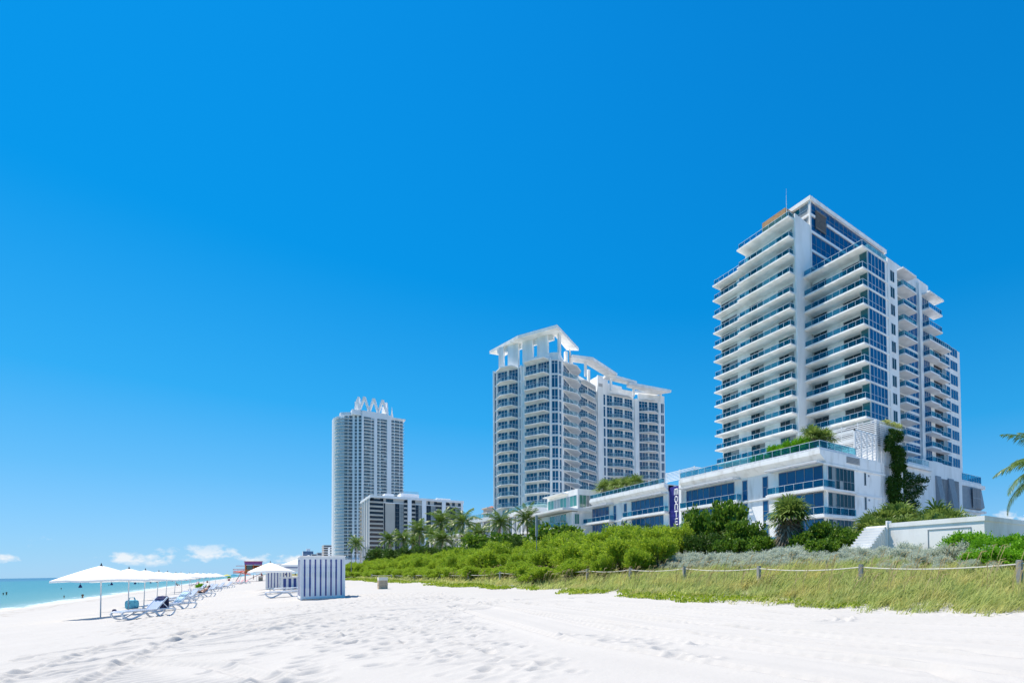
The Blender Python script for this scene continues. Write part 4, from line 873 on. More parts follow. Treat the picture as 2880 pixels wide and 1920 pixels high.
# the bright green dune hedge, each bush a thing of its own (unit size: radius 1.6 m, height 3 m)
DB = Kind([bush('dune_bush', 100+i, lumps_for(40+i, 1.7, 2.9, 11), 1500, 8, .20, .055, .42, 'lf_bright', .75) for i in range(4)])
WHERE = ((1000, 'beside the striped cabana'), (1045, 'right of the thin pole'), (1105, 'behind the slatted bin'), (1180, 'under the leftmost coconut palms'), (1250, 'under the tallest coconut palms'), (1330, 'before the low columned building'), (1420, 'below the curved podium deck'),
         (1500, 'left of the grey lamp post'), (1570, 'right of the grey lamp post'), (1650, 'in front of the small white house'), (1730, "before the hotel's left wing"), (9999, 'by the grass slope'))
def where(px): return next(w for p, w in WHERE if px < p)
rows = ((19.6, 1.75, 'low', 'front'), (23.0, 3.0, 'mid-height', 'middle'), (27.2, 3.9, 'tall', 'back'))
for X0, H, hw, rw in rows:
    y = {19.6: 41, 23.0: 37.5, 27.2: 42.5}[X0]
    while y < 235:
        x = X0+g0.uniform(-.9, .9)+max(0, y-110)*-.015; h = H*g0.uniform(.82, 1.15); px = PXOF(x, y)
        sc = (h/2.9*g0.uniform(1.0, 1.3) if h > 2 else .95, h/2.9*g0.uniform(1.0, 1.3) if h > 2 else .95, h/2.9)
        DB.put((x, y, gz(x, y)-.1), g0.uniform(0, 6.28), sc, f'{hw} bright green bush in the hedge\'s {rw} row {where(px)}', 'bush', 'bright green bushes of the dune hedge')
        y += (3.0 if h < 2 else 3.7)*(1+y/190)*g0.uniform(.85, 1.15)
for x, y, h in ((24.5, 35.0, 2.9), (22.5, 34.6, 2.2), (26.5, 38.5, 3.6), (21, 37.5, 1.9), (29.5, 39.5, 3.9)):
    DB.put((x, y, gz(x, y)-.1), g0.uniform(0, 6.28), h/2.9*1.05, 'bright green bush in the rounded clump that ends the hedge', 'bush', 'bright green clump at the hedge end')

# broad-leaved trees and shrubs in front of the buildings
SG = Kind([bush('sea_grape', 200+i, lumps_for(60+i, 2.0, 3.6, 12), 900, 5, .26, .22, .5, 'lf_grape', .35) for i in range(3)])
DK = Kind([bush('dark_shrub', 230+i, lumps_for(70+i, 1.9, 3.6, 11), 1000, 6, .30, .10, .5, 'lf_dark', .3) for i in range(3)])
def spot(px, ytop, X): q = onx(px, ytop, X); return q[0], q[1], q[2]
SGL = 'sea grape bushes in front of the hotel'
for kind, px, yt, X, wid, label in (
    (SG, 1372, 1500, 33, 1.2, 'bright broad-leaved tree behind the hedge, left of the tallest grey post'), (SG, 1322, 1540, 31, 1.0, 'low broad-leaved tree under the right-hand coconut palms'),
    (SG, 1425, 1497, 36, 1.2, 'rounded green tree below the curved podium deck'), (DK, 1470, 1505, 35, 1.1, 'dark green tree at the foot of the lamp-side palm'), (SG, 1555, 1474, 36, 1.25, 'wide dark green tree in front of the small white house'), (SG, 1598, 1480, 38, 1.1, 'green tree at the right foot of the small white house'),
    (DK, 1062, 1538, 33, 1.1, 'dark undergrowth shrub left of the leftmost coconut palms'), (DK, 1115, 1536, 33, 1.2, 'dark undergrowth shrub between the two short coconut palms'), (DK, 1160, 1534, 33, 1.2, 'dark undergrowth shrub right of the short coconut palms'), (DK, 1205, 1532, 33, 1.2, 'dark undergrowth shrub under the tall coconut palm'), (DK, 1265, 1530, 33, 1.2, 'dark undergrowth shrub between the tall coconut palms'), (SG, 1290, 1536, 31, 1.1, 'green undergrowth tree under the low coconut palm'), (SG, 1395, 1520, 33, 1.1, 'leafy tree in front of the drooping coconut palm'), (DK, 1345, 1530, 34, 1.1, 'dark shrub below the slim coconut palm'),
    (SG, 1715, 1485, 34, .8, "slim green shrub against the hotel's left balconies"), (DK, 1745, 1470, 36, .7, "tall slim shrub below the hotel's left wing"), (SG, 1762, 1478, 37, .7, 'slim upright shrub beside the tall one, nearer the banner'), (DK, 1790, 1484, 36, .75, "dark slim shrub before the hotel's left wing, nearest the palms"),
    (DK, 1835, 1480, 33, 1.1, 'dark green palm-like shrub at the left end of the hotel thicket'), (DK, 1880, 1492, 33, .9, 'dark tangled shrub below the purple-blue banner'), (DK, 1908, 1500, 33, .7, 'green shrub just right of the banner foot'), (DK, 1855, 1525, 29, .95, 'low dark undergrowth shrub left of the silver border'),
    (SG, 1952, 1428, 33.5, .62, 'tall broad-leaved tree right of the banner'), (SG, 1992, 1440, 35, .62, 'middle crown of the tall trees by the hotel balcony'), (SG, 2038, 1403, 34.5, .72, 'tallest broad-leaved tree in front of the hotel balcony'), (DK, 1960, 1500, 30, 1.1, 'dark lower shrub under the tall trees, left side'), (DK, 2030, 1490, 31, 1.1, 'dark lower shrub under the tallest tree'),
    (SG, 2085, 1462, 32, .8, 'yellowish sea grape between the tallest tree and the shaggy fan palm'), (SG, 2122, 1466, 33, .75, 'round sea grape just left of the shaggy fan palm'), (SG, 2135, 1505, 29, 1.0, 'low yellow-green sea grape in front of the shaggy fan palm'), (SG, 2060, 1512, 28.5, .95, 'low sea grape with yellow leaves behind the silver border'),
    (DK, 2205, 1515, 30, .95, 'dark low shrub under the shaggy fan palm'), (SG, 2270, 1490, 30, .95, 'sea grape just right of the shaggy fan palm'), (SG, 2320, 1462, 31, .8, 'taller sea grape with long shoots before the ground-floor glass'), (SG, 2352, 1478, 30.5, .75, 'sea grape with upright shoots left of the white steps'), (SG, 2385, 1488, 30, .8, 'yellow-green sea grape beside the white steps'), (SG, 2310, 1512, 27.8, .8, 'low sea grape at the edge of the silver border, left of the steps')):
    x, y, z = spot(px, yt, X); b = gz(x, y)-.1; H = max(1.2, z-b); r = {SG: 3.6, DK: 3.6}[kind]
    kind.put((x, y, b), g0.uniform(0, 6.28), (wid*max(.7, H/r*.85), wid*max(.7, H/r*.85), H/r), label, 'tree' if H > 4 else 'shrub', SGL)

# silver border and the fresh green bushes at the right
SV = Kind([bush('silver_shrub', 300+i, lumps_for(80+i, 1.0, 1.15, 9), 900, 7, .11, .045, .26, 'lf_silver', .6) for i in range(3)])
SVW = ((1900, 'left of the double grey post'), (2040, 'right of the double grey post'), (2170, 'below the shaggy fan palm, left'), (2300, 'below the shaggy fan palm, right'), (2400, 'at the foot of the white steps'), (2520, 'below the left of the wall'), (2640, 'below the flush door'), (9999, 'near the fresh green bushes'))
for X0, H, rw in ((24.6, .62, 'front'), (26.0, .82, 'second'), (27.4, .95, 'back')):
    y = {24.6: 8.7, 26.0: 9.2, 27.4: 9.4}[X0]
    while y < 37:
        x = X0+g0.uniform(-.35, .35)+(-1.4 if y < 14 else 0); h = H*g0.uniform(.8, 1.25)*(.8 if y < 21 else 1); px = PXOF(x, y)
        SV.put((x, y, gz(x, y)-.05), g0.uniform(0, 6.28), (h*1.05, h*1.05, h), f'silvery shrub in the {rw} row of the border, '+next(w for p, w in SVW if px < p), 'shrub', 'silver shrubs of the border')
        y += 1.15*g0.uniform(.85, 1.15)
FG = Kind([bush('green_bush', 330+i, lumps_for(90+i, 1.2, 1.6, 10), 1100, 7, .13, .075, .36, 'lf_right', .6) for i in range(2)])
for px, yt, X, label in ((2690, 1520, 27.5, 'fresh green bush sprouting in front of the flush door'), (2712, 1500, 27, 'taller fresh green bush under the wall corner'), (2760, 1508, 26.5, 'fresh green bush right of the wall corner'), (2790, 1516, 25.5, 'fresh green bush in the middle of the right-hand clump'), (2830, 1520, 26, 'back fresh green bush of the right-hand clump'),
                         (2870, 1506, 26, 'fresh green bush at the right edge against the wall'), (2810, 1540, 23.8, 'low fresh green bush at the front of the right-hand clump'), (2868, 1545, 23.6, 'low fresh green bush at the right edge of the picture'), (2760, 1548, 24.4, 'small fresh green bush where the silver border ends'), (2905, 1520, 25, 'fresh green bush cut by the right edge')):
    x, y, z = spot(px, yt, X); b = gz(x, y)-.05; H = max(.8, z-b); FG.put((x, y, b), g0.uniform(0, 6.28), (max(.8, H/1.6), max(.8, H/1.6), H/1.6), label, 'bush', 'fresh green bushes at the right')

# dune grass: tufts of arching blades, one mass nobody could count
def grass():
    g = np.random.default_rng(21); X, Y = [], []
    def area(x0, x1, y0, y1, dens, clump):
        n = int((x1-x0)*(y1-y0)*dens/clump); cx = g.uniform(x0, x1, n); cy = g.uniform(y0, y1, n)
        keep = (vnoise(cx, cy, .45, 31)+.28+.9*smooth(16.2, 17.8, cx)-.5*smooth(23.5, 25, cx)) > g.random(n)*.85
        cx, cy = cx[keep], cy[keep]; k = clump
        X.append((cx[:, None]+g.normal(0, .15, (len(cx), k))).ravel()); Y.append((cy[:, None]+g.normal(0, .15, (len(cx), k))).ravel())
    area(15.8, 25.2, 1.5, 16, 300, 46); area(15.9, 25.2, 16, 28, 190, 34); area(16.0, 24.5, 28, 40, 110, 14); area(16.2, 20, 40, 75, 45, 10); area(15, 19.5, 75, 150, 14, 8); area(14.7, 16.2, 3, 34, 26, 16)
    X = np.concatenate(X); Y = np.concatenate(Y); n = len(X); Z = gbase(X, Y)-.03
    ln = .84*g.uniform(.35, 1.08, n)*(.75+.5*(vnoise(X, Y, .35, 33)+.5))*np.interp(X, [15.8, 17, 18.5], [.45, .8, 1]); w = g.uniform(.007, .015, n)*(1+Y/28)
    az = R(131)+g.normal(0, .6, n)+vnoise(X, Y, .5, 34)*3.4; el = R(90)-np.abs(g.normal(0, R(24), n)); dr = g.uniform(.5, 1.25, n)
    h = np.stack([np.sin(az), np.cos(az)], 1); S = 4
    pts = [np.stack([X, Y, Z], 1)]
    for i in range(S):
        e = el-dr*(i+.3)/S*1.5; st = np.concatenate([h*np.cos(e)[:, None], np.sin(e)[:, None]], 1)*(ln/S)[:, None]; pts.append(pts[-1]+st)
    sd = np.stack([-h[:, 1], h[:, 0], np.zeros(n)], 1); a2 = g.uniform(0, 6.28, n)[:, None]; sd = sd*np.cos(a2)+np.concatenate([h*np.sin(a2), np.zeros((n, 1))], 1)
    vs = []
    for i, p in enumerate(pts): q = (w*(1-i/(S+.3))**.7)[:, None]; vs += [p+sd*q, p-sd*q]
    v = np.stack(vs, 1).reshape(-1, 3); b = np.arange(n)[:, None]*(2*(S+1))
    f = np.concatenate([b+np.array([2*i, 2*i+1, 2*i+3, 2*i+2]) for i in range(S)], 1).reshape(-1, 4)
    tag(raw_mesh('dune_grass', v, f, 'grass', False), 'pale green dune grass bending on the slope behind the rope', 'grass', None, 'stuff')
    # taller flowering stalks among the blades
    m = 480; x = g.uniform(17.3, 23.3, m); y = 2+g.random(m)**1.4*70; z0 = gbase(x, y); H = g.uniform(.9, 1.45, m); mb = MB()
    for i in range(m):
        a = R(131)+g.normal(0, .6); dx, dy = math.sin(a), math.cos(a); r_ = .006*(1+y[i]/30); p = [(x[i], y[i], z0[i]), (x[i]+dx*.08, y[i]+dy*.08, z0[i]+H[i]*.55), (x[i]+dx*.28, y[i]+dy*.28, z0[i]+H[i]*.9), (x[i]+dx*.48, y[i]+dy*.48, z0[i]+H[i]*.93)]
        mb.tube(p, [r_, r_, r_*2.2, r_*.8], 3, cap=False)
    tag(mb.build('grass_stalks', 'grass_head'), 'tan flowering stalks scattered through the dune grass', 'grass', None, 'stuff')
    # creeping vine along the foot of the dune
    cx, cy = [], []
    for y0, y1, d in ((3, 30, 120), (30, 60, 90), (60, 150, 40)):
        m = int((y1-y0)*2.4*d); x = g.uniform(14.0, 17.2, m); y = g.uniform(y0, y1, m); k = 1.25*vnoise(x, y, .33, 41)+.5*vnoise(x, y, 1.7, 42)+np.interp(x, [14.0, 14.8, 15.6, 16.4, 17.2], [-.66, -.42, -.12, .12, -.15])+.12*smooth(28, 40, y) > .02
        cx.append(x[k]); cy.append(y[k])
    cx = np.concatenate(cx); cy = np.concatenate(cy); m = len(cx); P = np.stack([cx, cy, gbase(cx, cy)+g.uniform(.01, .10, m)], 1)
    D = rnd_unit(m, g); D[:, 2] = np.abs(D[:, 2])*.5; D /= np.linalg.norm(D, axis=1)[:, None]
    v, f = leaves(P, D, g.uniform(.06, .13, m)*(1+cy/50), g.uniform(.05, .10, m)*(1+cy/50), g)
    tag(raw_mesh('beach_vine', v, f, 'lf_ground', False), 'yellow-green creeping vine along the foot of the dune', 'ground cover', None, 'stuff')
grass()

# palms
def frond(m, g, base, az, el, L, droop, nl=26, lw=.075, ll=.95, mi=0):
    if nl > 30: lw, ll = .04, .8
    h = np.array([math.sin(az), math.cos(az), 0]); p = np.array(base, float); pts = [p.copy()]; e = el; S = 12
    for i in range(S): e -= droop/S*(.5+i/S); p = p+(h*math.cos(e)+np.array([0, 0, math.sin(e)]))*L/S; pts.append(p.copy())
    m.tube(pts, list(np.linspace(.035, .008, S+1)), 4, mi, False); side = np.cross(h, [0, 0, 1.0])
    for i in range(nl):
        t = (.12+.88*i/(nl-1))*S; k = min(S-1, int(t)); q = pts[k]+(pts[k+1]-pts[k])*(t-k); d = (pts[k+1]-pts[k])/np.linalg.norm(pts[k+1]-pts[k]); tt = t/S
        l = ll*(math.sin(math.pi*min(1, .18+.8*tt))**.6)*g.uniform(.85, 1.1)
        for s in (-1, 1):
            o = side*s*.75+d*.65+np.array([0, 0, -.12-.35*g.random()]); o /= np.linalg.norm(o); o2 = o+np.array([0, 0, -.55]); o2 /= np.linalg.norm(o2)
            wv = np.cross(o, side*s)*0+d*lw; a = q+o*l*.55; b = a+o2*l*.45
            m.add([q-wv*.6, q+wv*.6, a+wv*.7, a-wv*.7, b], [(0, 1, 2, 3), (3, 2, 4)], mi)
def coconut(seed, H, nf, L, split=False, lean=(0, 0), bright='palm', nl=26, dead=2):
    g = np.random.default_rng(seed); root = empty('coconut_palm', (0, 0, 0)); top = np.array([lean[0], lean[1], H])
    pts = [(lean[0]*t**1.8, lean[1]*t**1.8, -.2+(H+.2)*t) for t in np.linspace(0, 1, 9)]
    MB().tube(pts, [.20]+[.15]*2+[.125]*5+[.13], 8).build('trunk', 'trunk', root, True)
    m = MB()
    for i in range(nf):
        az = i*2.4+g.uniform(-.2, .2); q = i/nf; el = R(82-100*q+g.uniform(-8, 8)); mm = MB() if split else m
        frond(mm, g, top, az, el, L*g.uniform(.85, 1.1), R(60+35*q), nl)
        if split: mm.build('frond', bright, root)
    if not split: m.build('crown', bright, root)
    if dead:
        m = MB()
        for i in range(dead): frond(m, g, top, g.uniform(0, 6.28), R(-55), L*.8, R(25), 18)
        m.build('dead_frond', 'dead', root)
    m = MB()
    for i in range(5):
        a = i*1.26; c = top+np.array([math.cos(a)*.25, math.sin(a)*.25, -.28]); m.tube([c+np.array([0, 0, .14]), c, c-np.array([0, 0, .14])], [.05, .12, .05], 6)
    m.build('coconut', 'lf_dark', root); return root
CP = Kind([coconut(400+i, 8, 24, 3.7, lean=((.5, .3), (-.4, .2), (.2, -.5))[i]) for i in range(3)])
PL = 'coconut palms behind the hedge'
for px, yc, X, label, s in ((1090, 1519, 34, 'leftmost coconut palm, short, before the beige block', 1.15), (1135, 1516, 35, 'short coconut palm second from the left of the palm row', 1.15), (1179, 1494, 36, 'mid-height coconut palm left of the tallest pair', 1.25), (1234, 1472, 37, 'tall coconut palm in front of the dark glass strips', 1.3), (1239, 1517, 34, 'lower coconut palm standing in front of the tall one', 1.25),
                            (1294, 1470, 38, 'tall coconut palm at the right corner of the beige block', 1.3), (1311, 1517, 36, 'low coconut palm in front of the columned white building', 1.1), (1349, 1502, 37, 'slim coconut palm left of the podium deck', .95), (1400, 1472, 39, 'coconut palm with drooping fronds in front of the podium panels', 1.05), (1484, 1464, 39, 'coconut palm right beside the small white house, left of it', .85), (1215, 1505, 41, 'half-hidden coconut palm between the two tall ones', 1.1), (1160, 1525, 40, 'small coconut palm tucked behind the short pair', 1.0)):
    x, y, z = spot(px, yc, X); b = gz(x, y); CP.put((x, y, b), g0.uniform(0, 6.28), (s, s, (z-b)/8), label, 'palm', PL)
x, y, z = spot(1001, 1529, 44); CP.put((x, y, gz(x, y)), 1.0, (1.6, 1.6, (z-gz(x, y))/8), 'lone dark palm at the foot of the crowned tower', 'palm', PL)
q = dep(2985, 1312, 25); o = coconut(440, float(q[2])-2.3, 24, 3.25, True, (.3, -.2), nl=38, dead=0); o.location = (q[0]-.3, q[1]+.2, gz(q[0], q[1])-.1); tag(o, 'near coconut palm whose fronds reach in from the right edge', 'palm', PL)

def fan(m, g, base, az, el, pet, rad, n=15, mi=0):
    h = np.array([math.sin(az), math.cos(az), 0]); d = h*math.cos(el)+np.array([0, 0, math.sin(el)]); c = np.array(base)+d*pet; s = np.cross(d, [0, 0, 1.0]); s /= np.linalg.norm(s)+1e-9; u = np.cross(s, d)
    m.tube([base, c], [.02, .012], 3, mi, False)
    for i in range(n):
        a = R(-125+250*i/(n-1))+g.normal(0, .04); v = d*math.cos(a)+s*math.sin(a); w = np.cross(v, u)*.045*rad; r = rad*g.uniform(.8, 1.05)*(1-.18*abs(math.sin(a/2)))
        a1 = c+v*r*.6+u*.03*(1 if i % 2 else -1); t = c+v*r+np.array([0, 0, -.22*r-g.random()*.12*r]); m.add([c-w*.3, c+w*.3, a1+w, a1-w, t], [(0, 1, 2, 3), (3, 2, 4)], mi)
def sabal(seed, H, nf, rad, skirt=0, pet=.8):
    g = np.random.default_rng(seed); root = empty('fan_palm', (0, 0, 0)); MB().tube([(0, 0, -.2), (0.05, 0, H*.5), (0, 0, H)], [.22, .18, .16], 8).build('trunk', 'trunk', root, True); m = MB()
    for i in range(nf): fan(m, g, (0, 0, H), i*2.4+g.uniform(-.3, .3), R(85-105*(i/nf)+g.uniform(-10, 10)), pet*g.uniform(.7, 1.2), rad*g.uniform(.85, 1.1))
    m.build('crown', 'sabal', root)
    if skirt:
        m = MB()
        for i in range(skirt): fan(m, g, (0, 0, H-g.random()*H*.35), g.uniform(0, 6.28), R(-30-50*g.random()), pet*.7, rad*.95, 11)
        m.build('dead_skirt', 'dead', root)
    return root
x, y, z = spot(2222, 1400, 30); b = gz(x, y); o = sabal(460, z-b-1.5, 46, 1.5, 52, .85); o.location = (x, y, b); tag(o, 'shaggy fan palm with a grey skirt of dead leaves in front of the hotel corner', 'palm')
FP = Kind([sabal(470+i, 1.6, 34, 1.15, 12, .9) for i in range(2)])
for px, yt, X, label in ((2440, 1440, 37, 'low fan palm just behind the white steps'), (2470, 1420, 39, 'fan palm with brown leaves right of the steps'), (2520, 1402, 40, 'tallest fan palm below the hanging ivy'), (2560, 1418, 41, 'fan palm below the bare trellis'), (2492, 1446, 36, 'low fan palm in front of the ivy foot'), (2545, 1440, 37, 'low fan palm behind the wall, below the trellis'),
                         (2610, 1425, 40, 'fan palm below the first grey shutter'), (2640, 1402, 42, 'tallest fan palm below the shutter fins'), (2680, 1420, 41, 'fan palm below the last narrow shutter'), (2650, 1440, 37, 'low fan palm behind the middle of the white wall'), (2720, 1442, 39, 'pale fan palm at the right end of the row'), (2590, 1445, 36, 'low fan palm between the two taller groups')):
    x, y, z = spot(px, yt, X); b = gz(x, y); s = max(.9, (z-b)/3.3); FP.put((x, y, b), g0.uniform(0, 6.28), s, label, 'palm', 'fan palms behind the white wall')
for px, yt, X, label in ((1828, 1492, 31.5, 'dark fan palm at the left end of the hotel thicket'), (1862, 1488, 32, 'fan palm with drooping dead leaves left of the banner foot'), (1895, 1505, 31, 'low fan palm in front of the banner foot'), (1932, 1495, 32, 'fan palm just right of the banner, under the tall trees'), (1975, 1462, 34.5, 'fan palm half hidden behind the tall trees by the hotel balcony'), (2072, 1452, 34, 'fan palm showing between the tallest tree and the shaggy fan palm'), (2300, 1480, 33, 'small fan palm between the shaggy palm and the long-shooted sea grape')):
    x, y, z = spot(px, yt, X); b = gz(x, y); s = max(.9, (z-b)/3.3); FP.put((x, y, b), g0.uniform(0, 6.28), s, label, 'palm', 'fan palms in the hotel thicket')
RP = Kind([sabal(490+i, .9, 24, .62, 3, .4) for i in range(2)])
for i, (px, py, X, zr, label) in enumerate(((2285, 1225, 53, 15.75, 'roof-terrace fan palm left of the slatted screen'), (2318, 1235, 54, 15.75, 'roof-terrace fan palm right beside the slatted screen'), (1700, 1372, 54, 15.75, 'leftmost roof palm on the left wing'), (1735, 1368, 54, 15.75, 'second roof palm on the left wing'), (1765, 1362, 54, 15.75, 'third roof palm on the left wing'), (1788, 1358, 54, 15.75, 'roof palm on the left wing nearest the slatted screen'))):
    x, y, z = spot(px, py-30, X); RP.put((x, y, zr), i*1.3, max(.7, (z-zr)/1.75) if i > 1 else (z-zr)/1.6, label, 'palm', 'palms on the hotel roof')
RS = Kind([bush('roof_shrub', 350+i, lumps_for(95+i, .9, 1.2, 7), 300, 6, .34, .09, .3, 'lf_right', .7) for i in range(2)])
for i, (px, label) in enumerate(((2130, 'low roof shrub at the left of the planted terrace edge'), (2150, 'roof shrub beside the leftmost one'), (2172, 'spiky roof shrub above the balcony sunshade'), (2195, 'tallest roof shrub in the middle of the terrace row'), (2218, 'roof shrub right of the tallest one'), (2240, 'roof shrub left of the roof palms'), (2262, 'roof shrub against the roof palms'))):
    x, y, z = spot(px, 1255, 51.6); RS.put((x, y, 15.75), i*1.1, (1.0, 1.3, 1.0+.6*(i > 1)), label, 'shrub', 'shrubs on the hotel roof')
def ivy():
    g = np.random.default_rng(61)
    def cloud(n, box, thin=None):
        P = np.stack([g.uniform(box[i][0], box[i][1], n) for i in range(3)], 1)
        if thin is not None: P = P[thin(P)]
        D = rnd_unit(len(P), g); D[:, 2] = -np.abs(D[:, 2])-.3; D[:, 1] -= .4; D /= np.linalg.norm(D, axis=1)[:, None]; return leaves(P, D, g.uniform(.18, .34, len(P)), g.uniform(.12, .22, len(P)), g)
    v, f = cloud(15000, ((63.7, 68.8), (36.9, 37.62), (9.5, 20.6)), lambda P: (np.abs(P[:, 0]-66.2-.5*np.sin(P[:, 2]*.9)) < 1.45+vnoise(P[:, 0], P[:, 2], .9, 51)*2.2+vnoise(P[:, 0]*3, P[:, 2], .9, 54)*1.6+np.where(P[:, 2] < 12, .7, 0)) | ((P[:, 0] < 65) & (vnoise(P[:, 0], P[:, 2], 1.6, 53) > .22)))
    tag(raw_mesh('hanging_ivy', v, f, 'lf_vine', False), 'long dark column of ivy hanging down the trellis at the hotel end', 'ivy', 'ivy on the hotel')
    v, f = cloud(12000, ((83.5, 94.5), (46.3, 47.4), (9, 18.6)), lambda P: (vnoise(P[:, 0], P[:, 2], 1.3, 55) > -.33) & (P[:, 2] < 18.2+vnoise(P[:, 0], P[:, 2]*0, .7, 56)*1.6) & (P[:, 2] > 9+np.maximum(0, P[:, 0]-88.5)*1.6+vnoise(P[:, 0], P[:, 2], .6, 52)*2))
    tag(raw_mesh('hanging_ivy', v, f, 'lf_vine', False), 'wide bushy ivy mass right of the long ivy column', 'ivy', 'ivy on the hotel')
    v, f = cloud(900, ((65, 69.6), (37.9, 39), (21.4, 22.1)), None); tag(raw_mesh('roof_creeper', v, f, 'grass', False), 'dry yellow-green creeper on top of the slatted screen', 'creeper')
ivy()

# rope fence, lamp post, thin pole
def post_mesh(h, w=.085): return MB().hexa([(-w, -w), (w, -w), (w, w), (-w, w)], -.45, h).hexa([(-w*.8, -w*.8), (w*.8, -w*.8), (w*.8, w*.8), (-w*.8, w*.8)], h, h+.02)
FPOS = [(20, 6.72), (20, 13.05), (20, 19.2), (20, 25.5), (20, 31.8), (20, 38.1), (19.6, 46), (19.0, 55), (18.6, 64), (18.4, 76), (18.2, 90), (18, 106), (17.6, 124)]
FLAB = ['grey wooden rope post at the right edge of the picture', 'tall grey wooden rope post standing on the near grass slope', 'grey rope post between the tall one and the double post', 'grey rope post nearest the silver border end', 'grey rope post at the edge of the bright hedge', 'grey rope post buried in the hedge end', 'rope post in the hedge behind the open sand', 'rope post half hidden by the front bushes', 'leaning rope post at the hedge foot, right of the bin', 'rope post showing between front bushes', 'rope post behind the slatted bin', 'rope post just right of the cabana', 'farthest rope post beside the cabana']
proto = None
for i, ((x, y), lb) in enumerate(zip(FPOS, FLAB)):
    if proto is None: proto = post_mesh(.98).build('rope_post', 'weathered', None)
    o = proto if i == 0 else copy_tree(proto); o.location = (x, y, gz(x, y)); o.rotation_euler = (R(g0.uniform(-3, 3)), R(g0.uniform(-3, 3)) if i != 8 else R(-9), g0.uniform(-.3, .3)); tag(o, lb, 'post', 'rope fence posts')
for i, (x, y, lb) in enumerate(((27.0, 31.9, 'left half of the double grey post by the silver border'), (27.0, 31.5, 'right half of the double grey post by the silver border'), (26.5, 38.6, 'small far rope post behind the silver border'))):
    o = copy_tree(proto); o.location = (x, y, gz(x, y)-.1); tag(o, lb, 'post', 'rope fence posts')
def rope(pts, sag, lb):
    m = MB()
    for a, b in zip(pts[:-1], pts[1:]):
        n = 10; m.tube([(a[0]+(b[0]-a[0])*i/n, a[1]+(b[1]-a[1])*i/n, a[2]+(b[2]-a[2])*i/n-sag*4*(i/n)*(1-i/n)) for i in range(n+1)], .024, 5)
    tag(m.build('rope', 'rope'), lb, 'rope', 'ropes of the dune fence')
rope([(x, y, gz(x, y)+.86) for x, y in FPOS[:7]], .13, 'pale rope strung along the near posts on the grass slope')
rope([(x, y, gz(x, y)+.84) for x, y in FPOS[6:]], .12, 'pale rope running behind the bin along the hedge foot')
rope([(20.4, 1.2, gz(20, 1)+.95), (20, 6.72, gz(20, 6.72)+.88)], .1, 'short end of pale rope at the right edge')
rope([(27.0, 31.5, gz(27, 31.5)+.75), (26.5, 38.6, gz(26.5, 38.6)+.75), (26, 43, gz(26, 43)+.7)], .06, 'far pale rope in front of the silver border')
x, y, z = spot(1509, 1448, 26); t = empty('lamp_post', (x, y, gz(x, y)), 'grey lamp post rising out of the bright hedge', 'post')
MB().tube([(x, y, gz(x, y)-.2), (x, y, z-2.6)], .05, 8).build('pole', 'midgrey', t); MB().hexa([(x-.11, y-.11), (x+.11, y-.11), (x+.11, y+.11), (x-.11, y+.11)], z-2.6, z).build('post_head', 'midgrey', t)
x, y, z = spot(988, 1556, 18); t = MB().tube([(x, y, .3), (x, y, z)], .07, 8).build('thin_pole', 'weathered'); tag(t, 'thin wooden pole at the hedge just right of the cabana', 'pole')

# ------------------------------------------------------------------ beach things
M['plastic'] = pm('white_plastic', (.74, .77, .82), .4, .4, (.66, .69, .74), 3)
M['sling'] = pm('blue_grey_sling_fabric', (.46, .53, .68), .8, .2, (.38, .46, .62), 20)
M['sling_red'] = pm('red_white_fabric', (.72, .20, .20), .8, .2, (.80, .55, .52), 14)
M['white_wood'] = pm('white_painted_boards', (.86, .86, .86), .6, .3, (.76, .77, .79), 2, .1, 20, stretch=(3, 3, .4))
M['blue_stripe'] = pm('navy_blue_stripe', (.06, .09, .30), .6, .3, (.05, .075, .25), 2)
M['slat'] = pm('weathered_brown_slats', (.66, .52, .37), .85, .15, (.50, .39, .27), 5, .4, 30, stretch=(4, 4, .5))
M['pale_wood'] = pm('pale_bleached_wood', (.82, .77, .68), .85, .15, (.70, .64, .55), 5, .3, 30)
M['orange'] = pm('orange_paint', (.62, .22, .07), .6, .3, (.5, .17, .06), 3)
M['pinkred'] = pm('coral_paint', (.66, .17, .17), .6, .3, (.55, .14, .15), 3)
M['purple'] = pm('purple_paint', (.25, .10, .32), .6, .3, (.2, .08, .26), 3)
M['skin'] = pm('skin', (.62, .38, .27), .55, .3, (.55, .33, .23), 8)
M['skin_dark'] = pm('tanned_skin', (.30, .16, .10), .55, .3, (.25, .13, .08), 8)
M['hair'] = pm('dark_hair', (.03, .02, .015), .6, .3, (.05, .035, .025), 20)
M['cloth_navy'] = pm('navy_cloth', (.02, .025, .08), .8, .2, (.05, .06, .16), 12)
M['cloth_red'] = pm('red_cloth', (.5, .06, .06), .8, .2, (.4, .05, .05), 12)
M['cloth_black'] = pm('black_cloth', (.02, .02, .025), .8, .2, (.04, .04, .045), 12)
M['bag'] = pm('light_blue_bag_fabric', (.12, .42, .55), .7, .25, (.05, .22, .34), 5, lo=.52, hi=.6)
M['towel_blue'] = pm('blue_white_towel', (.22, .42, .58), .9, .1, (.62, .70, .74), 16)
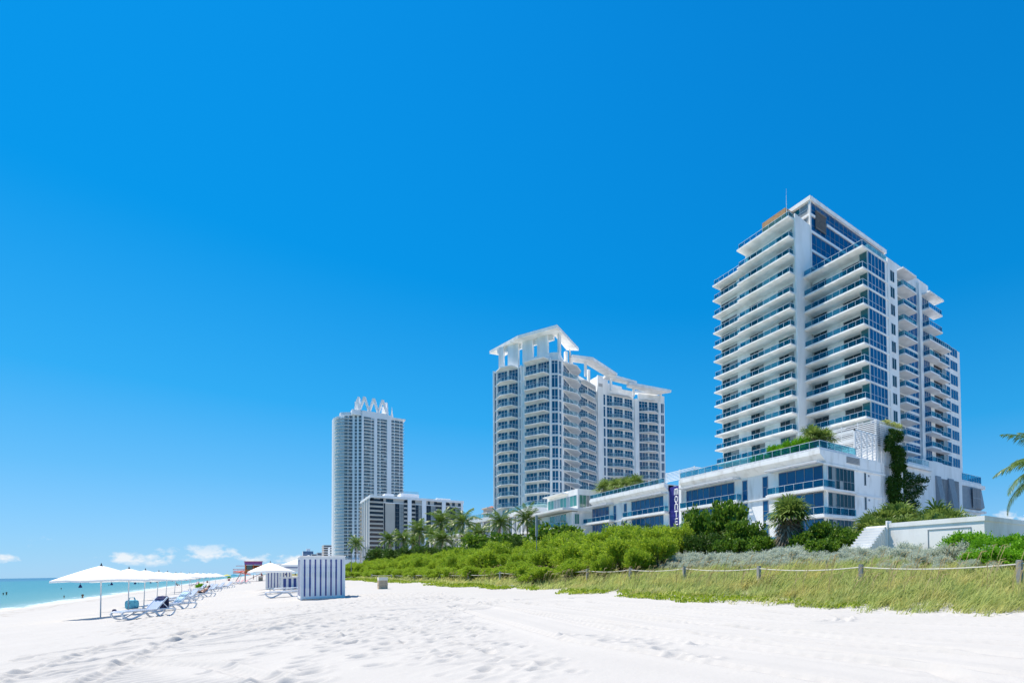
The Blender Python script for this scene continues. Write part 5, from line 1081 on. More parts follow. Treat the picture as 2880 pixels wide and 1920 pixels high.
def fabric(name, a, b=None, trans=.4):
    m = bpy.data.materials.new(name); m.use_nodes = True; t = m.node_tree; t.nodes.clear(); L = t.links.new
    o = nd('ShaderNodeOutputMaterial', t); mx = nd('ShaderNodeMixShader', t); mx.inputs[0].default_value = trans; d = nd('ShaderNodeBsdfDiffuse', t); r = nd('ShaderNodeBsdfTranslucent', t)
    n = nd('ShaderNodeTexNoise', t); n.inputs['Scale'].default_value = 3; co = nd('ShaderNodeTexCoord', t); L(co.outputs['Object'], n.inputs['Vector']); x = nd('ShaderNodeMix', t, data_type='RGBA'); L(n.outputs[0], x.inputs[0])
    x.inputs[6].default_value = (*a, 1); x.inputs[7].default_value = (*(b or [c*.9 for c in a]), 1); L(x.outputs[2], d.inputs[0]); L(x.outputs[2], r.inputs[0]); L(d.outputs[0], mx.inputs[1]); L(r.outputs[0], mx.inputs[2]); L(mx.outputs[0], o.inputs[0]); return m
M['canvas'] = fabric('white_canvas', (.96, .95, .93), (.93, .92, .90), .25); M['canvas_blue'] = fabric('blue_canvas', (.05, .22, .62)); M['canvas_red'] = fabric('red_canvas', (.66, .14, .12)); M['canvas_pink'] = fabric('pink_canvas', (.80, .42, .40)); M['canvas_yellow'] = fabric('pale_yellow_canvas', (.80, .76, .30)); M['canvas_teal'] = fabric('teal_canvas', (.10, .40, .60)); M['canvas_green'] = fabric('green_canvas', (.10, .42, .14))
def gp(px, py, z):                              # a point of the ground seen at a pixel, near height z
    for _ in range(4): q = onz(px, py, z); z = gz(q[0], q[1])
    return (float(q[0]), float(q[1]), z)

def parasol(mats, n=4, R_=1.9, H=2.78, rim=1.98, name='beach_umbrella', tilt=0, weights=True):
    root = empty(name, (0, 0, 0)); g = np.random.default_rng(3)
    MB().tube([(0, 0, -.3), (0, 0, H-.05)], .028, 8).build('pole', 'rail', root, True)
    m = MB(); ring = []; K = 6; seg = 6
    for i in range(n*seg):
        a = 2*math.pi*i/(n*seg); k = (i % seg)/seg; cc = math.cos(math.pi/n)/math.cos(2*math.pi/n*(k-.5)); col = []
        for j in range(K+1):
            t = j/K; r = R_*t*cc*(1-.02*math.sin(math.pi*k)); col.append((r*math.cos(a), r*math.sin(a), H-(H-rim)*(t**1.12)-(.05*math.sin(math.pi*k)*t*t)*-1))
        col.append((col[-1][0], col[-1][1], col[-1][2]-.10)); ring.append(col)
    N = n*seg
    for i in range(N):
        for j in range(K+1):
            a, b = ring[i], ring[(i+1) % N]; f = [a[j], b[j], b[j+1], a[j+1]]; mi = (i//(seg//2) % 2) if len(mats) > 1 else 0
            m.add(f if j else [a[0], b[1], a[1]], [tuple(range(4 if j else 3))], mi)
    cv = m.build('canopy', mats, root, True)
    v = MB(); v.tube([(0, 0, H-.06), (0, 0, H+.03)], [.05, .05], 6).tube([(0, 0, H+.03), (0, 0, H+.13)], [.03, .015], 6); v.build('finial', 'cloth_black', root)
    r = MB()
    for i in range(n):
        a = 2*math.pi*i/n; r.tube([(0, 0, H-.10), (R_*.97*math.cos(a), R_*.97*math.sin(a), rim-.005)], .011, 4); r.tube([(0, 0, rim-.1), (R_*.5*math.cos(a), R_*.5*math.sin(a), (H+rim)/2-.04)], .010, 4)
    r.build('rib', 'rail', root)
    if weights:
        for i in (0,):
            a = 2*math.pi*i/n; x, y = R_*.985*math.cos(a), R_*.985*math.sin(a); w = MB(); w.tube([(x, y, rim-.1), (x, y, rim-.2)], .008, 4); w.tube([(x, y, rim-.19), (x, y, rim-.32), (x, y, rim-.35)], [.02, .075, .05], 5); w.build('hanging_weight', 'cloth_navy', root)
    return root
UP = Kind([parasol(['canvas'])])
UG = 'white umbrellas in the row by the water'
for i, (x, y) in enumerate(((-6.3, 43.0), (-6.45, 52.4), (-6.55, 59.8), (-7.4, 75.6), (-7.35, 82), (-8.0, 98), (-8.0, 107), (-7.9, 118), (-7.9, 130), (-7.7, 143), (-7.5, 157), (-7.2, 172))):
    lb = ('nearest white square umbrella, alone on bare sand at the left', 'second white umbrella from the front, above the blue bag', 'third white umbrella from the front, behind the nearest loungers', 'fourth white umbrella of the row by the water', 'fifth white umbrella of the row, close behind the fourth', 'sixth white umbrella of the row, by the sunbather', 'far white umbrella before the striped red parasols', 'far white umbrella above the striped red parasols')[min(i, 7)] if i < 8 else 'far white umbrella at the overlapping end of the row'
    o = UP.put((x, y, gz(x, y)), R(-100+random.uniform(-9, 9)), 1, lb, 'umbrella', UG); o.rotation_euler = (R(random.uniform(-2.5, 2.5)) if i else 0, R(random.uniform(-2.5, 2.5)) if i else 0, o.rotation_euler.z)
for px, py, lb in ((759.7, 1669, 'white umbrella nearest in the group beside the striped cabana'), (770, 1661.5, 'white umbrella behind the nearest one beside the striped cabana'), (749.7, 1656, 'leftmost white umbrella in front of the far striped cabana')):
    q = gp(px, py, .5); UP.put(q, R(20+px % 7*9), .95, lb, 'umbrella', 'white umbrellas by the cabanas')

def lounger(back=True, mat='sling', flat=False):
    root = empty('sun_lounger', (0, 0, 0))      # foot at u=0, head at u=2
    f = MB(); A = lambda pts, w: [(u, w, z) for u, z in pts]
    def spl(p, k=5):
        p = np.array(p, float); o = []
        for i in range(len(p)-1):
            a, b, c, d = p[max(i-1, 0)], p[i], p[i+1], p[min(i+2, len(p)-1)]
            for t in np.linspace(0, 1, k, False): o.append(.5*((2*b)+(-a+c)*t+(2*a-5*b+4*c-d)*t*t+(-a+3*b-3*c+d)*t**3))
        return o+[p[-1]]
    for w in (-.33, .33):
        f.tube(A([(.02, .36), (.1, .385), (1.3, .40)] + ([(1.95, .42)] if flat else []), w), .045, 6)
        f.tube(A(spl([(.02, .36), (-.02, .26), (.12, .08), (.32, .03), (.55, .12), (.85, .30), (1.1, .385)]), w), .043, 6)
        f.tube(A(spl([(.95, .385), (1.25, .26), (1.42, .06), (1.62, .03), (1.88, .10), (2.02, .26), (1.98, .38), (1.6, .41), (1.25, .40)]), w), .043, 6)
    f.tube([(.02, -.33, .36), (.02, .33, .36)], .03, 6).tube([(.32, -.33, .03), (.32, .33, .03)], .025, 6).tube([(1.62, -.33, .03), (1.62, .33, .03)], .025, 6)
    f.build('frame', 'plastic', root, True)
    s = MB(); s.box(.06, 1.28, -.30, .30, .375, .395); s.build('seat', mat, root)
    b = MB(); e = (1.98, .44) if flat else (1.72, .98)
    d = np.array([e[0]-1.28, 0, e[1]-.40]); nn = np.array([-d[2], 0, d[0]]); nn /= np.linalg.norm(nn)
    for w in (-.33, .33): b.tube([(1.28, w, .40), (e[0], w, e[1])], .033, 6, 1)
    b.tube([(e[0], -.33, e[1]), (e[0], .33, e[1])], .03, 6, 1)
    a0 = np.array([1.28, 0, .40]); pl = []
    for s_, t_ in ((0, -1), (0, 1), (1, 1), (1, -1)): pl.append(a0+d*(.02+s_*.96)+np.array([0, t_*.30, 0]))
    b.add([tuple(p+nn*.01) for p in pl]+[tuple(p-nn*.01) for p in pl], [(0, 1, 2, 3), (7, 6, 5, 4), (0, 4, 5, 1), (1, 5, 6, 2), (2, 6, 7, 3), (3, 7, 4, 0)], 0)
    if not flat: 
        for w in (-.28, .28): b.tube([(1.55, w, .74), (1.80, w, .42)], .02, 5, 1)
    b.build('backrest', [mat, 'plastic'], root); return root
LP = Kind([lounger()]); LF = Kind([lounger(flat=True)]); LR = Kind([lounger(mat='sling_red')])
LG = 'white sun loungers by the water'
def put_lounger(K, pxh, pyh, rz, lb, grp=LG, cat='sun lounger'):
    q = gp(pxh, pyh, -.1); u = (math.cos(rz), math.sin(rz)); x, y = q[0]-u[0]*1.62, q[1]-u[1]*1.62
    return K.put((x, y, gz(x+u[0]*.9, y+u[1]*.9)-.01), rz, 1, lb, cat, grp), (x, y, u)
L1, f1 = put_lounger(LP, 449, 1731, R(38), 'nearest white lounger, with a navy towel over its raised back')
L2, f2 = put_lounger(LP, 517, 1711, R(34), 'white lounger behind the nearest one, with a pale blue patterned towel')
L3, f3 = put_lounger(LP, 522, 1697, R(34), 'white lounger behind the patterned towel, back raised')
L4, f4 = put_lounger(LP, 585, 1677, R(28), 'white lounger carrying the sunbather')
for px, py, rz, lb in ((548, 1687, 30, 'white lounger between the patterned towel and the sunbather'), (607, 1662, 26, 'white lounger just behind the sunbather'), (627, 1655, 26, 'empty white lounger with raised back beyond the sunbather'), (648, 1652, 24, 'farthest empty white lounger, standing alone inland'), (596, 1658, 26, 'white lounger half hidden behind the sunbather, nearer the water'), (575, 1660, 26, 'white lounger by the green beach bag')):
    put_lounger(LP, px, py, R(rz), lb)
for px, py, lb in ((832, 1676, 'flat white lounger nearest, beside the big striped cabana'), (836, 1663, 'flat white lounger behind the nearest one, beside the cabana')): put_lounger(LF, px, py, R(2), lb, 'flat loungers beside the cabana')
for px, py, lb in ((672, 1640, 'red striped lounger under the tilted pink parasol, left'), (684, 1640, 'red striped lounger under the tilted pink parasol, middle'), (697, 1640, 'red striped lounger under the tilted pink parasol, right'), (556, 1645, 'red lounger far in the row by the water')): put_lounger(LR, px, py, R(20), lb, 'red striped loungers')
def on(fr, u, w, z): x, y, d = fr; return (x+d[0]*u-d[1]*w, y+d[1]*u+d[0]*w, z)
def towel(fr, z0, mat, name, lb, u0, u1, zz0, zz1, w=.30, drop=.5):
    g = np.random.default_rng(8); m = MB(); pts = []
    prof = [(u0, zz0), ((u0+u1)/2, (zz0+zz1)/2+.02), (u1, zz1+.02), (u1+.07, zz1-.02), (u1+.10, zz1-drop*.5), (u1+.08, zz1-drop)]
    rows_ = [[on(fr, u+.015*math.sin(k*2.1+i), -w+2*w*k/6, z0+z+.012+.012*math.sin(k*1.7+i*1.3)) for k in range(7)] for i, (u, z) in enumerate(prof)]
    for i in range(len(prof)-1):
        for k in range(6): m.add([rows_[i][k], rows_[i][k+1], rows_[i+1][k+1], rows_[i+1][k]], [(0, 1, 2, 3)])
    o = m.build(name, mat, None, True); tag(o, lb, 'towel'); md = o.modifiers.new('thickness', 'SOLIDIFY'); md.thickness = .018; return o
towel(f1, L1.location.z, 'cloth_navy', 'towel', 'navy blue towel draped over the nearest lounger back', 1.58, 1.72, .83, .99, .27, .62)
towel(f2, L2.location.z, 'towel_blue', 'towel', 'pale blue patterned towel spread on a raised lounger back', 1.32, 1.72, .46, .99, .28, .12)

def skin_mesh(name, verts, edges, rad, mat, parent=None, sub=2, loc=(0, 0, 0)):
    bm = bmesh.new(); sl = bm.verts.layers.skin.verify(); vs = [bm.verts.new(v) for v in verts]
    for v, r_ in zip(vs, rad): v[sl].radius = (r_, r_)
    vs[0][sl].use_root = True
    for a, b in edges: bm.edges.new((vs[a], vs[b]))
    me = bpy.data.meshes.new(name); bm.to_mesh(me); bm.free(); tmp = bpy.data.objects.new('tmp', me); COL.objects.link(tmp)
    tmp.modifiers.new('skin', 'SKIN'); ss = tmp.modifiers.new('sub', 'SUBSURF'); ss.levels = sub; ss.render_levels = sub
    dg = bpy.context.evaluated_depsgraph_get(); me2 = bpy.data.meshes.new_from_object(tmp.evaluated_get(dg)); bpy.data.objects.remove(tmp); me2.name = name
    me2.materials.clear(); me2.materials.append(M[mat]); me2.polygons.foreach_set('use_smooth', [True]*len(me2.polygons))
    o = bpy.data.objects.new(name, me2); COL.objects.link(o); o.location = loc
    if parent is not None: o.parent = parent
    return o
def person(J, label, skin='skin', cloth='cloth_navy', shirt=None, group=None, hair=True):
    """J: joint positions of one body; every joint of the pose is given, hands get five fingers"""
    root = empty('person', (0, 0, 0), label, 'person', group); V, E, Rd = [], [], []
    def add(p, r, par=None):
        V.append(tuple(p)); Rd.append(r)
        if par is not None: E.append((par, len(V)-1))
        return len(V)-1
    pel = add(J['pelvis'], .125); ab = add(J['waist'], .115, pel); ch = add(J['chest'], .135, ab); nk = add(J['neck'], .052, ch); hd0 = add(np.array(J['neck'])*.45+np.array(J['head'])*.55, .07, nk); hd = add(J['head'], .092, hd0)
    ax = np.array(J['head'], float)-np.array(J['neck'], float); ax /= np.linalg.norm(ax); top = add(np.array(J['head'])+ax*.09, .065, hd)
    fw = np.array(J['face'], float); fw /= np.linalg.norm(fw); add(np.array(J['head'])+fw*.105-ax*.01, .014, hd)       # nose
    for s in ('l', 'r'):
        sh = add(J['sh_'+s], .062, ch); el = add(J['el_'+s], .043, sh); wr = add(J['wr_'+s], .029, el); d = np.array(J['wr_'+s], float)-np.array(J['el_'+s], float); d /= np.linalg.norm(d)
        pm_ = add(np.array(J['wr_'+s])+d*.06, .036, wr); sd = np.cross(d, ax); sd = sd/(np.linalg.norm(sd)+1e-6); up = np.cross(sd, d)
        for k, (o, ln) in enumerate(((-.033, .07), (-.011, .085), (.011, .08), (.033, .062))):
            b = np.array(J['wr_'+s])+d*.105+sd*o; f0 = add(b, .009, pm_); add(b+d*ln*.6-up*.02, .008, f0)
        add(np.array(J['wr_'+s])+d*.055+sd*-.065, .0095, pm_)
        hp = add(J['hip_'+s], .095, pel); kn = add(J['kn_'+s], .062, hp); an = add(J['an_'+s], .040, kn); add(J['toe_'+s], .030, an)
    skin_mesh('body', V, E, Rd, skin, root)
    if hair:
        h = np.array(J['head'])+ax*.045-fw*.028; m = MB(); n = 8
        sdv = np.cross(ax, fw)
        for i in range(n):
            for k in range(5):
                def pt(i, k): a = 2*math.pi*i/n; b = -.25+k/5*(math.pi/2+.25); return h+(fw*math.cos(a)+sdv*math.sin(a))*.105*math.cos(b)+ax*.105*math.sin(b)
                m.add([pt(i, k), pt(i+1, k), pt(i+1, k+1), pt(i, k+1)], [(0, 1, 2, 3)])
        m.build('hair', 'hair', root, True)
    P = np.array; v = [P(J['waist'])*.35+P(J['pelvis'])*.65, P(J['pelvis'])]; rr = [.135, .14]; e = [(0, 1)]
    for s in ('l', 'r'): v += [P(J['hip_'+s]), P(J['hip_'+s])*.45+P(J['kn_'+s])*.55]; rr += [.108, .088]; n = len(v); e += [(1, n-2), (n-2, n-1)]
    skin_mesh('swim_shorts', v, e, rr, cloth, root)
    if shirt:
        v = [P(J['waist']), P(J['chest']), P(J['sh_l']), P(J['sh_l'])*.5+P(J['el_l'])*.5, P(J['sh_r']), P(J['sh_r'])*.5+P(J['el_r'])*.5]; skin_mesh('shirt', v, [(0, 1), (1, 2), (2, 3), (1, 4), (4, 5)], [.13, .15, .075, .062, .075, .062], shirt, root)
    return root
def standing(walk=.0, arms=0):
    w = walk; return dict(pelvis=(0, 0, .95), waist=(0, 0, 1.1), chest=(.01, 0, 1.32), neck=(.02, 0, 1.5), head=(.03, 0, 1.63), face=(1, 0, 0), sh_l=(0, .19, 1.42), sh_r=(0, -.19, 1.42), el_l=(-.05-w*.15, .24, 1.14), el_r=(.02+w*.15, -.24, 1.14), wr_l=(.02-w*.1, .25, .90), wr_r=(.12+w*.2, -.24, .93),
                          hip_l=(0, .09, .9), hip_r=(0, -.09, .9), kn_l=(.03+w*.2, .10, .50), kn_r=(.02-w*.12, -.10, .50), an_l=(0+w*.22, .10, .08), an_r=(-w*.32, -.10, .08+w*.05), toe_l=(.16+w*.22, .11, .03), toe_r=(.14-w*.3, -.11, .03))
def reclining(): return dict(pelvis=(1.14, 0, .50), waist=(1.26, 0, .58), chest=(1.44, 0, .76), neck=(1.58, 0, .93), head=(1.66, 0, 1.05), face=(-.8, .2, .5), sh_l=(1.50, .19, .86), sh_r=(1.50, -.19, .86), el_l=(1.28, .32, .66), el_r=(1.22, -.27, .78), wr_l=(1.06, .27, .56), wr_r=(1.20, -.18, 1.02),
                             hip_l=(1.08, .09, .49), hip_r=(1.08, -.09, .49), kn_l=(.72, .12, .80), kn_r=(.68, -.10, .76), an_l=(.42, .12, .44), an_r=(.36, -.10, .44), toe_l=(.28, .13, .45), toe_r=(.22, -.11, .45))
def sitting(): return dict(pelvis=(0, 0, .12), waist=(-.05, 0, .27), chest=(-.1, 0, .48), neck=(-.08, 0, .66), head=(-.06, 0, .79), face=(1, 0, 0), sh_l=(-.1, .19, .58), sh_r=(-.1, -.19, .58), el_l=(.02, .28, .36), el_r=(.02, -.28, .36), wr_l=(.24, .16, .36), wr_r=(.24, -.16, .36), hip_l=(.05, .09, .12), hip_r=(.05, -.09, .12), kn_l=(.36, .13, .46), kn_r=(.36, -.13, .46), an_l=(.58, .12, .07), an_r=(.58, -.12, .07), toe_l=(.74, .13, .03), toe_r=(.74, -.13, .03))
o = person(reclining(), 'person lying back on a white lounger with knees drawn up', 'skin', 'cloth_black'); o.location = L4.location; o.rotation_euler = L4.rotation_euler; o.location.z += -.02
PG = 'people far along the beach'
for (px, py, z, rz, pose, lb, sk, cl, sh) in ((614, 1627, .2, 2.0, standing(1.0), 'person in dark clothes walking at the waterline', 'skin_dark', 'cloth_black', 'cloth_navy'), (498, 1646, -.4, .3, sitting(), 'person sitting under the blue umbrella', 'skin_dark', 'cloth_red', None), (600, 1627, 0, 1.0, standing(.3), 'person standing near the red striped parasols', 'skin_dark', 'cloth_navy', 'cloth_black'),
                                               (590, 1631, 0, 2.5, sitting(), 'person sitting low by the water beyond the loungers', 'skin', 'cloth_red', None), (583, 1638, 0, 1.5, sitting(), 'person seated among the red loungers', 'skin', 'cloth_navy', 'cloth_red'), (713, 1629, .5, 3.0, standing(.2), 'person standing in front of the lifeguard hut', 'skin_dark', 'cloth_navy', 'cloth_black'), (737, 1629, .5, 1.0, standing(.5), 'person walking beside the far white bin', 'skin', 'cloth_red', 'cloth_navy'), (560, 1646, -.1, .5, sitting(), 'person seated on the sand behind the green bag', 'skin_dark', 'cloth_black', None)):
    q = gp(px, py, z); o = person(pose, lb, sk, cl, sh, PG); o.location = q; o.rotation_euler = (0, 0, rz)
for px, lb, rz in ((1821, 'person in a red top at the left of the roof terrace group', 2.6), (1830, 'person in dark clothes between two others on the roof terrace', 3.0), (1848, 'person standing apart near the slatted roof screen', 3.6)):
    q = onx(px, 1375, 52.0); o = person(standing(.1), lb, 'skin', 'cloth_navy', 'cloth_red' if px == 1821 else 'cloth_black', 'people on the hotel roof'); o.location = (q[0], q[1], 15.76); o.rotation_euler = (0, 0, rz)
def swimmer(px, py, lb, s=1.0, sk='skin_dark'):
    q = onz(px, py, -1.0); root = empty('person', tuple(q), lb, 'person', 'swimmers in the sea'); V = [(0, 0, -.35), (0, 0, -.1), (0, .17, .02), (0, -.17, .02), (0, 0, .13), (.02, 0, .27), (.02, 0, .35), (.06, .28, -.18), (.06, -.28, -.18)]
    skin_mesh('body', V, [(0, 1), (1, 2), (1, 3), (1, 4), (4, 5), (5, 6), (2, 7), (3, 8)], [.14, .13, .06, .06, .055, .095, .07, .045, .045], sk, root); m = MB()
    for i in range(8):
        for k in range(4):
            def pt(i, k): a = 2*math.pi*i/8; b = -.2+k/4*(math.pi/2+.2); return (q[0]+.0+.112*math.cos(a)*math.cos(b), q[1]+.112*math.sin(a)*math.cos(b), q[2]+.31+.115*math.sin(b))
            m.add([pt(i, k), pt(i+1, k), pt(i+1, k+1), pt(i, k+1)], [(0, 1, 2, 3)])
    m.build('hair', 'hair', root, True); root.scale = (s, s, s)
for px, py, lb, s in ((9, 1671.5, 'left head of the two swimmers at the left edge', .9), (18, 1671, 'right head of the two swimmers at the left edge', 1.15), (172, 1656, 'small swimmer far out, left of the umbrella pole', .9), (180, 1679.5, 'swimmer with pale skin near the shore', .75), (232, 1680, 'swimmer nearest the wash, head and shoulders out', 1.25), (306, 1645.5, 'far swimmer between the first two umbrella poles', .9), (390, 1641, 'far swimmer left of the third umbrella pole', .9), (383, 1640.5, 'far swimmer beside another, left of the third umbrella pole', .8)): swimmer(px, py, lb, s, 'skin' if px == 180 else 'skin_dark')

# bag and bundles
q = gp(371, 1711, -.15); t = empty('beach_bag', q, 'light blue patterned beach bag standing behind the nearest lounger', 'bag')
def blob(c, rx, ry, rz, ex=.5, n=12, k=8, tilt=0):
    m = MB()
    def pt(i, j): a = 2*math.pi*i/n; b = -math.pi/2+math.pi*j/k; ce = lambda v: math.copysign(abs(v)**ex, v); return (c[0]+rx*ce(math.cos(b))*ce(math.cos(a)), c[1]+ry*ce(math.cos(b))*ce(math.sin(a)), c[2]+rz*ce(math.sin(b)))
    for i in range(n):
        for j in range(k): m.add([pt(i, j), pt(i+1, j), pt(i+1, j+1), pt(i, j+1)], [(0, 1, 2, 3)])
    return m
b = blob((q[0], q[1], q[2]+.30), .34, .20, .33); b.build('bag_body', 'bag', t, True)
for s in (-1, 1): MB().tube([(q[0]-.16, q[1]+s*.12, q[2]+.58), (q[0]-.1, q[1]+s*.14, q[2]+.78), (q[0]+.1, q[1]+s*.14, q[2]+.78), (q[0]+.16, q[1]+s*.12, q[2]+.58)], .02, 5).build('handle', 'bag', t)
q = gp(321.5, 1722, -.15); b = blob((q[0], q[1], q[2]+.10), .10, .09, .13, .8); tag(b.build('dark_bundle', 'cloth_navy', None, True), 'small dark bundle on the sand by the foot of the nearest lounger', 'bundle')
q = gp(565, 1659, 0); v, f = sprigs([(0, 0, .4, .5, .5, .35)], 160, 5, .2, .08, .2, np.random.default_rng(2), .5); t = empty('green_bag', q, 'green bushy beach bag among the far loungers', 'bag'); raw_mesh('greenery', v, f, 'lf_right', False, t)

# striped cabanas, bar counter, tent
def cabana(x0, x1, y0, y1, z0, z1, label, ns=8, tilt=.0, sw=.082):
    t = empty('striped_cabana', (x0, y0, z0), label, 'cabana', 'striped beach cabanas'); w = x1-x0
    for x in (x0, x1-.07):
        for y in (y0, y1-.07): MB().box(x, x+.07, y, y+.07, z0-.25, z1).build('corner_post', 'white_wood', t)
    for a, bb, fc in (('back_panel', 0, Face((x0+.07, y0+.03), (x1-.07, y0+.03))), ('side_panel', 1, Face((x0+.03, y1-.07), (x0+.03, y0+.07))), ('side_panel', 1, Face((x1-.03, y0+.07), (x1-.03, y1-.07)))):
        m = MB(); n = ns*3; st = fc.L/n
        for i in range(n): m.fbox(fc, i*st+.004, (i+1)*st-.004, -.02, .0, z0+.02, z1-.03, 0)
        for i in range(ns): u = fc.L*(i+.5)/ns; m.fbox(fc, u-sw/2, u+sw/2, .001, .006, z0+.16, z1-.17, 1)
        m.fbox(fc, 0, fc.L, .001, .02, z0+.0, z0+.11, 0); m.fbox(fc, 0, fc.L, .001, .02, z1-.12, z1-.01, 0)
        m.build(a, ['white_wood', 'blue_stripe'], t)
    m = MB(); m.box(x0-.04, x1+.04, y0-.04, y1+.04, z1, z1+.05); m.build('roof', 'canvas', t)
    return t
cabana(2.0, 4.18, 39.34, 42.1, .50, 3.03, 'big white cabana with navy stripes standing closest on the open sand')
cabana(.84, 3.0, 73.4, 76, .42, 3.1, 'farther white cabana with navy stripes behind the white umbrellas', 8)
t = empty('beach_counter', (2.0, 70.5, .5), 'white counter with wide navy stripes between the two cabanas', 'counter'); m = MB(); m.box(2.0, 4.6, 70.5, 71.1, .35, 1.62)
for i in range(6): m.box(2.18+i*.42, 2.40+i*.42, 70.485, 70.499, .4, 1.55, 1)
m.build('front', ['white_wood', 'blue_stripe'], t); MB().box(1.92, 4.7, 70.4, 71.2, 1.62, 1.70).build('counter_top', 'white_wood', t)
t = empty('frame_tent', (4.3, 72, .5), 'white peaked frame tent over the striped counter', 'tent')
m = MB(); c = (4.35, 72.2); hw = 2.45; m.add([(c[0]-hw, c[1]-hw, 2.95), (c[0]+hw, c[1]-hw, 2.95), (c[0]+hw, c[1]+hw, 2.95), (c[0]-hw, c[1]+hw, 2.95), (c[0], c[1], 4.05)], [(0, 1, 4), (1, 2, 4), (2, 3, 4), (3, 0, 4)]); m.build('tent_roof', 'canvas', t)
m = MB()
for a, b_ in (((c[0]-hw, c[1]-hw), (c[0]+hw, c[1]-hw)), ((c[0]-hw, c[1]+hw), (c[0]-hw, c[1]-hw)), ((c[0]+hw, c[1]-hw), (c[0]+hw, c[1]+hw))):
    fc = Face(a, b_); m.fbox(fc, 0, fc.L, -.01, .0, 2.2, 2.95, 0); m.fbox(fc, 0, fc.L, .001, .006, 2.62, 2.72, 1)
m.build('valance', ['canvas', 'blue_stripe'], t); m = MB()
for sx in (-1, 1):
    for sy in (-1, 1): m.tube([(c[0]+sx*(hw-.05), c[1]+sy*(hw-.05), .2), (c[0]+sx*(hw-.05), c[1]+sy*(hw-.05), 2.95)], .035, 6)
m.build('tent_pole', 'rail', t)

# slatted bin, debris
def bin_(q, s, label):
    t = empty('slatted_bin', q, label, 'bin', 'slatted wooden bins'); x, y, z = q; w = .37*s; h = 1.12*s
    for fc in (Face((x-w, y-w), (x+w, y-w)), Face((x-w, y+w), (x-w, y-w)), Face((x+w, y-w), (x+w, y+w)), Face((x+w, y+w), (x-w, y+w))):
        m = MB(); n = 7; st = fc.L/n
        for i in range(n): m.fbox(fc, i*st+.012, (i+1)*st-.012, -.02, .0, z-.05, z+h*.72, 0)
        m.fbox(fc, 0, fc.L, .001, .02, z+h*.36, z+h*.42, 0); m.fbox(fc, .0, fc.L, -.018, .006, z+h*.73, z+h, 1)
        m.build('slatted_side', ['slat', 'pale_wood'], t)
    MB().box(x-w*.9, x+w*.9, y-w*.9, y+w*.9, z, z+h*.7).build('liner', 'darkgrey', t); return t
bin_(gp(1076, 1655, .5), 1, 'brown slatted bin with a pale top standing alone before the hedge')
bin_(gp(733, 1632, .5), 1.15, 'far red-brown bin beside the umbrellas')
q = gp(1442, 1652, .6); m = MB(); m.box(q[0]-.25, q[0]+.22, q[1]-.12, q[1]+.12, q[2], q[2]+.09); m.box(q[0]-.2, q[0]+.1, q[1]-.10, q[1]+.1, q[2]+.09, q[2]+.12); tag(m.build('foam_board', 'white_wood'), 'white broken foam board lying in the creeping vine', 'debris')

# far parasols, planter, lifeguard hut
def far_parasol(px, py, z, mats, lb, s=1.0, n=8, tilt=(0, 0), grp='coloured parasols far along the beach'):
    q = gp(px, py, z); o = parasol(mats, n, 1.25, 2.15, 1.65, 'parasol', weights=False); o.location = q; o.scale = (s, s, s); o.rotation_euler = (R(tilt[0]), R(tilt[1]), .3); tag(o, lb, 'parasol', grp)
far_parasol(494, 1646, -.5, ['canvas_blue'], 'bright blue parasol by the water between the umbrella poles', 1.0)
far_parasol(540, 1648, -.1, ['canvas_red', 'canvas'], 'red and white striped parasol, leftmost of the striped pair', 1.2, 8, (10, -12)); far_parasol(560, 1643, -.1, ['canvas_red', 'canvas'], 'red and white striped parasol beyond the first', 1.2, 8, (8, -12)); far_parasol(574, 1637, 0, ['canvas_teal'], 'teal-blue parasol beyond the striped pair', 1.3)
far_parasol(672, 1636, .4, ['canvas_red', 'canvas_pink'], 'tilted pink and red parasol in front of the lifeguard hut', 1.55, 8, (6, 14)); far_parasol(638, 1631, .3, ['canvas_yellow'], 'pale yellow parasol far along the beach', 1.25); far_parasol(657, 1628, .3, ['canvas_teal'], 'small teal parasol behind the yellow one', 1.4); far_parasol(620, 1629, .2, ['canvas_teal'], 'pale teal parasol near the walking figure', 1.4); far_parasol(722, 1633, .5, ['canvas_pink'], 'pink parasol right of the lifeguard hut', 1.4)
q = gp(644, 1632, .3); t = empty('planter_box', q, 'brown planter box with a bright green plant far on the sand', 'planter'); MB().box(q[0]-.35, q[0]+.35, q[1]-.35, q[1]+.35, q[2]-.05, q[2]+.75).build('box', 'pinkred', t)
v, f = sprigs([(0, 0, 1.05, .42, .42, .4)], 160, 5, .24, .09, .2, np.random.default_rng(4), .6); raw_mesh('plant', v, f, 'lf_right', False, t)
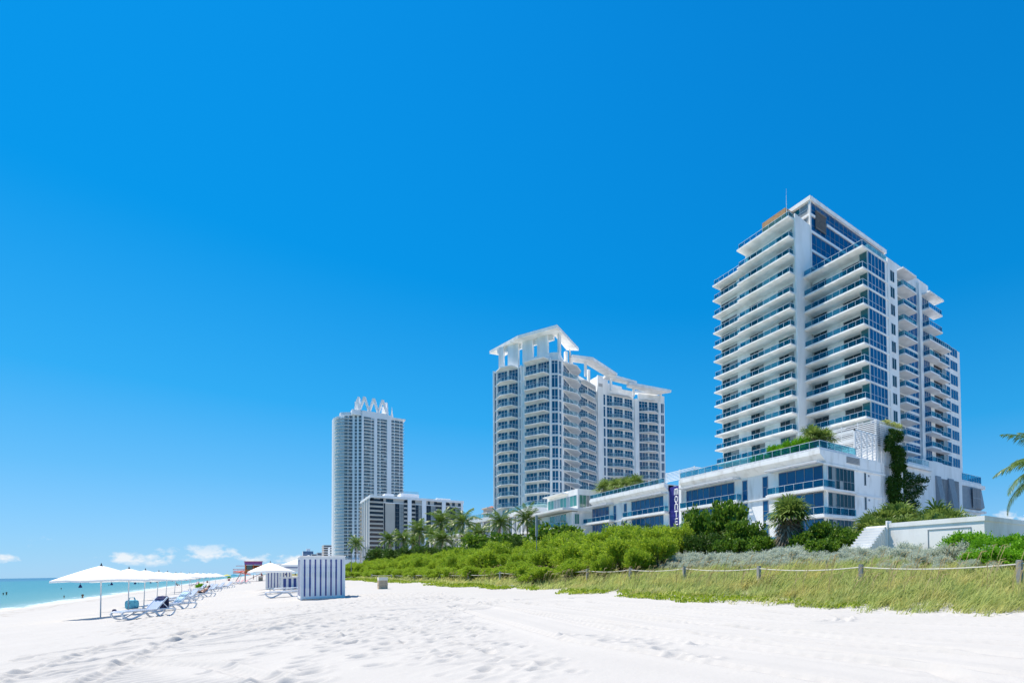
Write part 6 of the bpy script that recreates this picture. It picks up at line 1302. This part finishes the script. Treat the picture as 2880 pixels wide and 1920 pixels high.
def lifeguard(x, y, z):
    t = empty('lifeguard_hut', (x, y, z), 'orange and purple lifeguard hut on stilts with a railed deck', 'hut'); m = MB()
    for px_ in (-1.6, 1.6):
        for py_ in (-1.4, 1.4): m.box(x+px_-.1, x+px_+.1, y+py_-.1, y+py_+.1, z-.3, z+2.1)
    m.tube([(x-1.6, y-1.4, z), (x+1.6, y-1.4, z+2)], .06, 4).tube([(x-3.4, y-1.2, z), (x-2.4, y-1.2, z+2.1)], .07, 4); m.build('stilt', 'pinkred', t)
    MB().box(x-3.9, x+1.9, y-1.7, y+1.7, z+2.1, z+2.25).build('deck', 'orange', t); m = MB()
    for px_ in (-1.55, 1.55):
        for py_ in (-1.4, 1.4): m.box(x+px_-.14, x+px_+.14, y+py_-.14, y+py_+.14, z+2.25, z+4.3)
    m.box(x-1.55, x+1.55, y-1.42, y-1.34, z+2.25, z+3.0); m.box(x-1.55, x+1.55, y+1.34, y+1.42, z+2.25, z+4.2); m.box(x+1.36, x+1.44, y-1.4, y+1.4, z+2.25, z+4.2); m.box(x-.08, x+.08, y-1.42, y-1.3, z+3.0, z+4.3); m.build('cabin', 'orange', t)
    MB().box(x-1.75, x+1.75, y-1.75, y+1.75, z+4.3, z+5.0).build('roof', 'purple', t); m = MB(); m.box(x-1.85, x+1.85, y-1.85, y+1.85, z+5.0, z+5.18); m.box(x-3.4, x-1.75, y-1.2, y+1.2, z+3.95, z+4.05); m.build('roof_edge', 'pinkred', t); m = MB()
    for i in range(9): m.box(x-3.9+i*.26, x-3.84+i*.26, y-1.68, y-1.62, z+2.25, z+3.1)
    m.box(x-3.95, x-1.55, y-1.7, y-1.6, z+3.1, z+3.2); m.box(x-3.95, x-3.85, y-1.7, y+1.7, z+3.1, z+3.2); m.build('deck_rail', 'canvas_pink', t)
    MB().box(x-1.3, x-.2, y+1.25, y+1.33, z+3.0, z+4.1).build('window', 'glass_green', t); MB().add([(x+1.9, y-1.2, z+4.1), (x+2.9, y-1.2, z+3.9), (x+2.9, y-1.2, z+3.2), (x+1.9, y-1.2, z+3.4), (x+1.9, y-1.17, z+4.1), (x+2.9, y-1.17, z+3.9), (x+2.9, y-1.17, z+3.2), (x+1.9, y-1.17, z+3.4)], [(0, 1, 2, 3), (7, 6, 5, 4), (0, 4, 5, 1), (2, 6, 7, 3)]).build('flag', 'canvas_green', t)
lifeguard(-.45, 183, gz(-.45, 183))
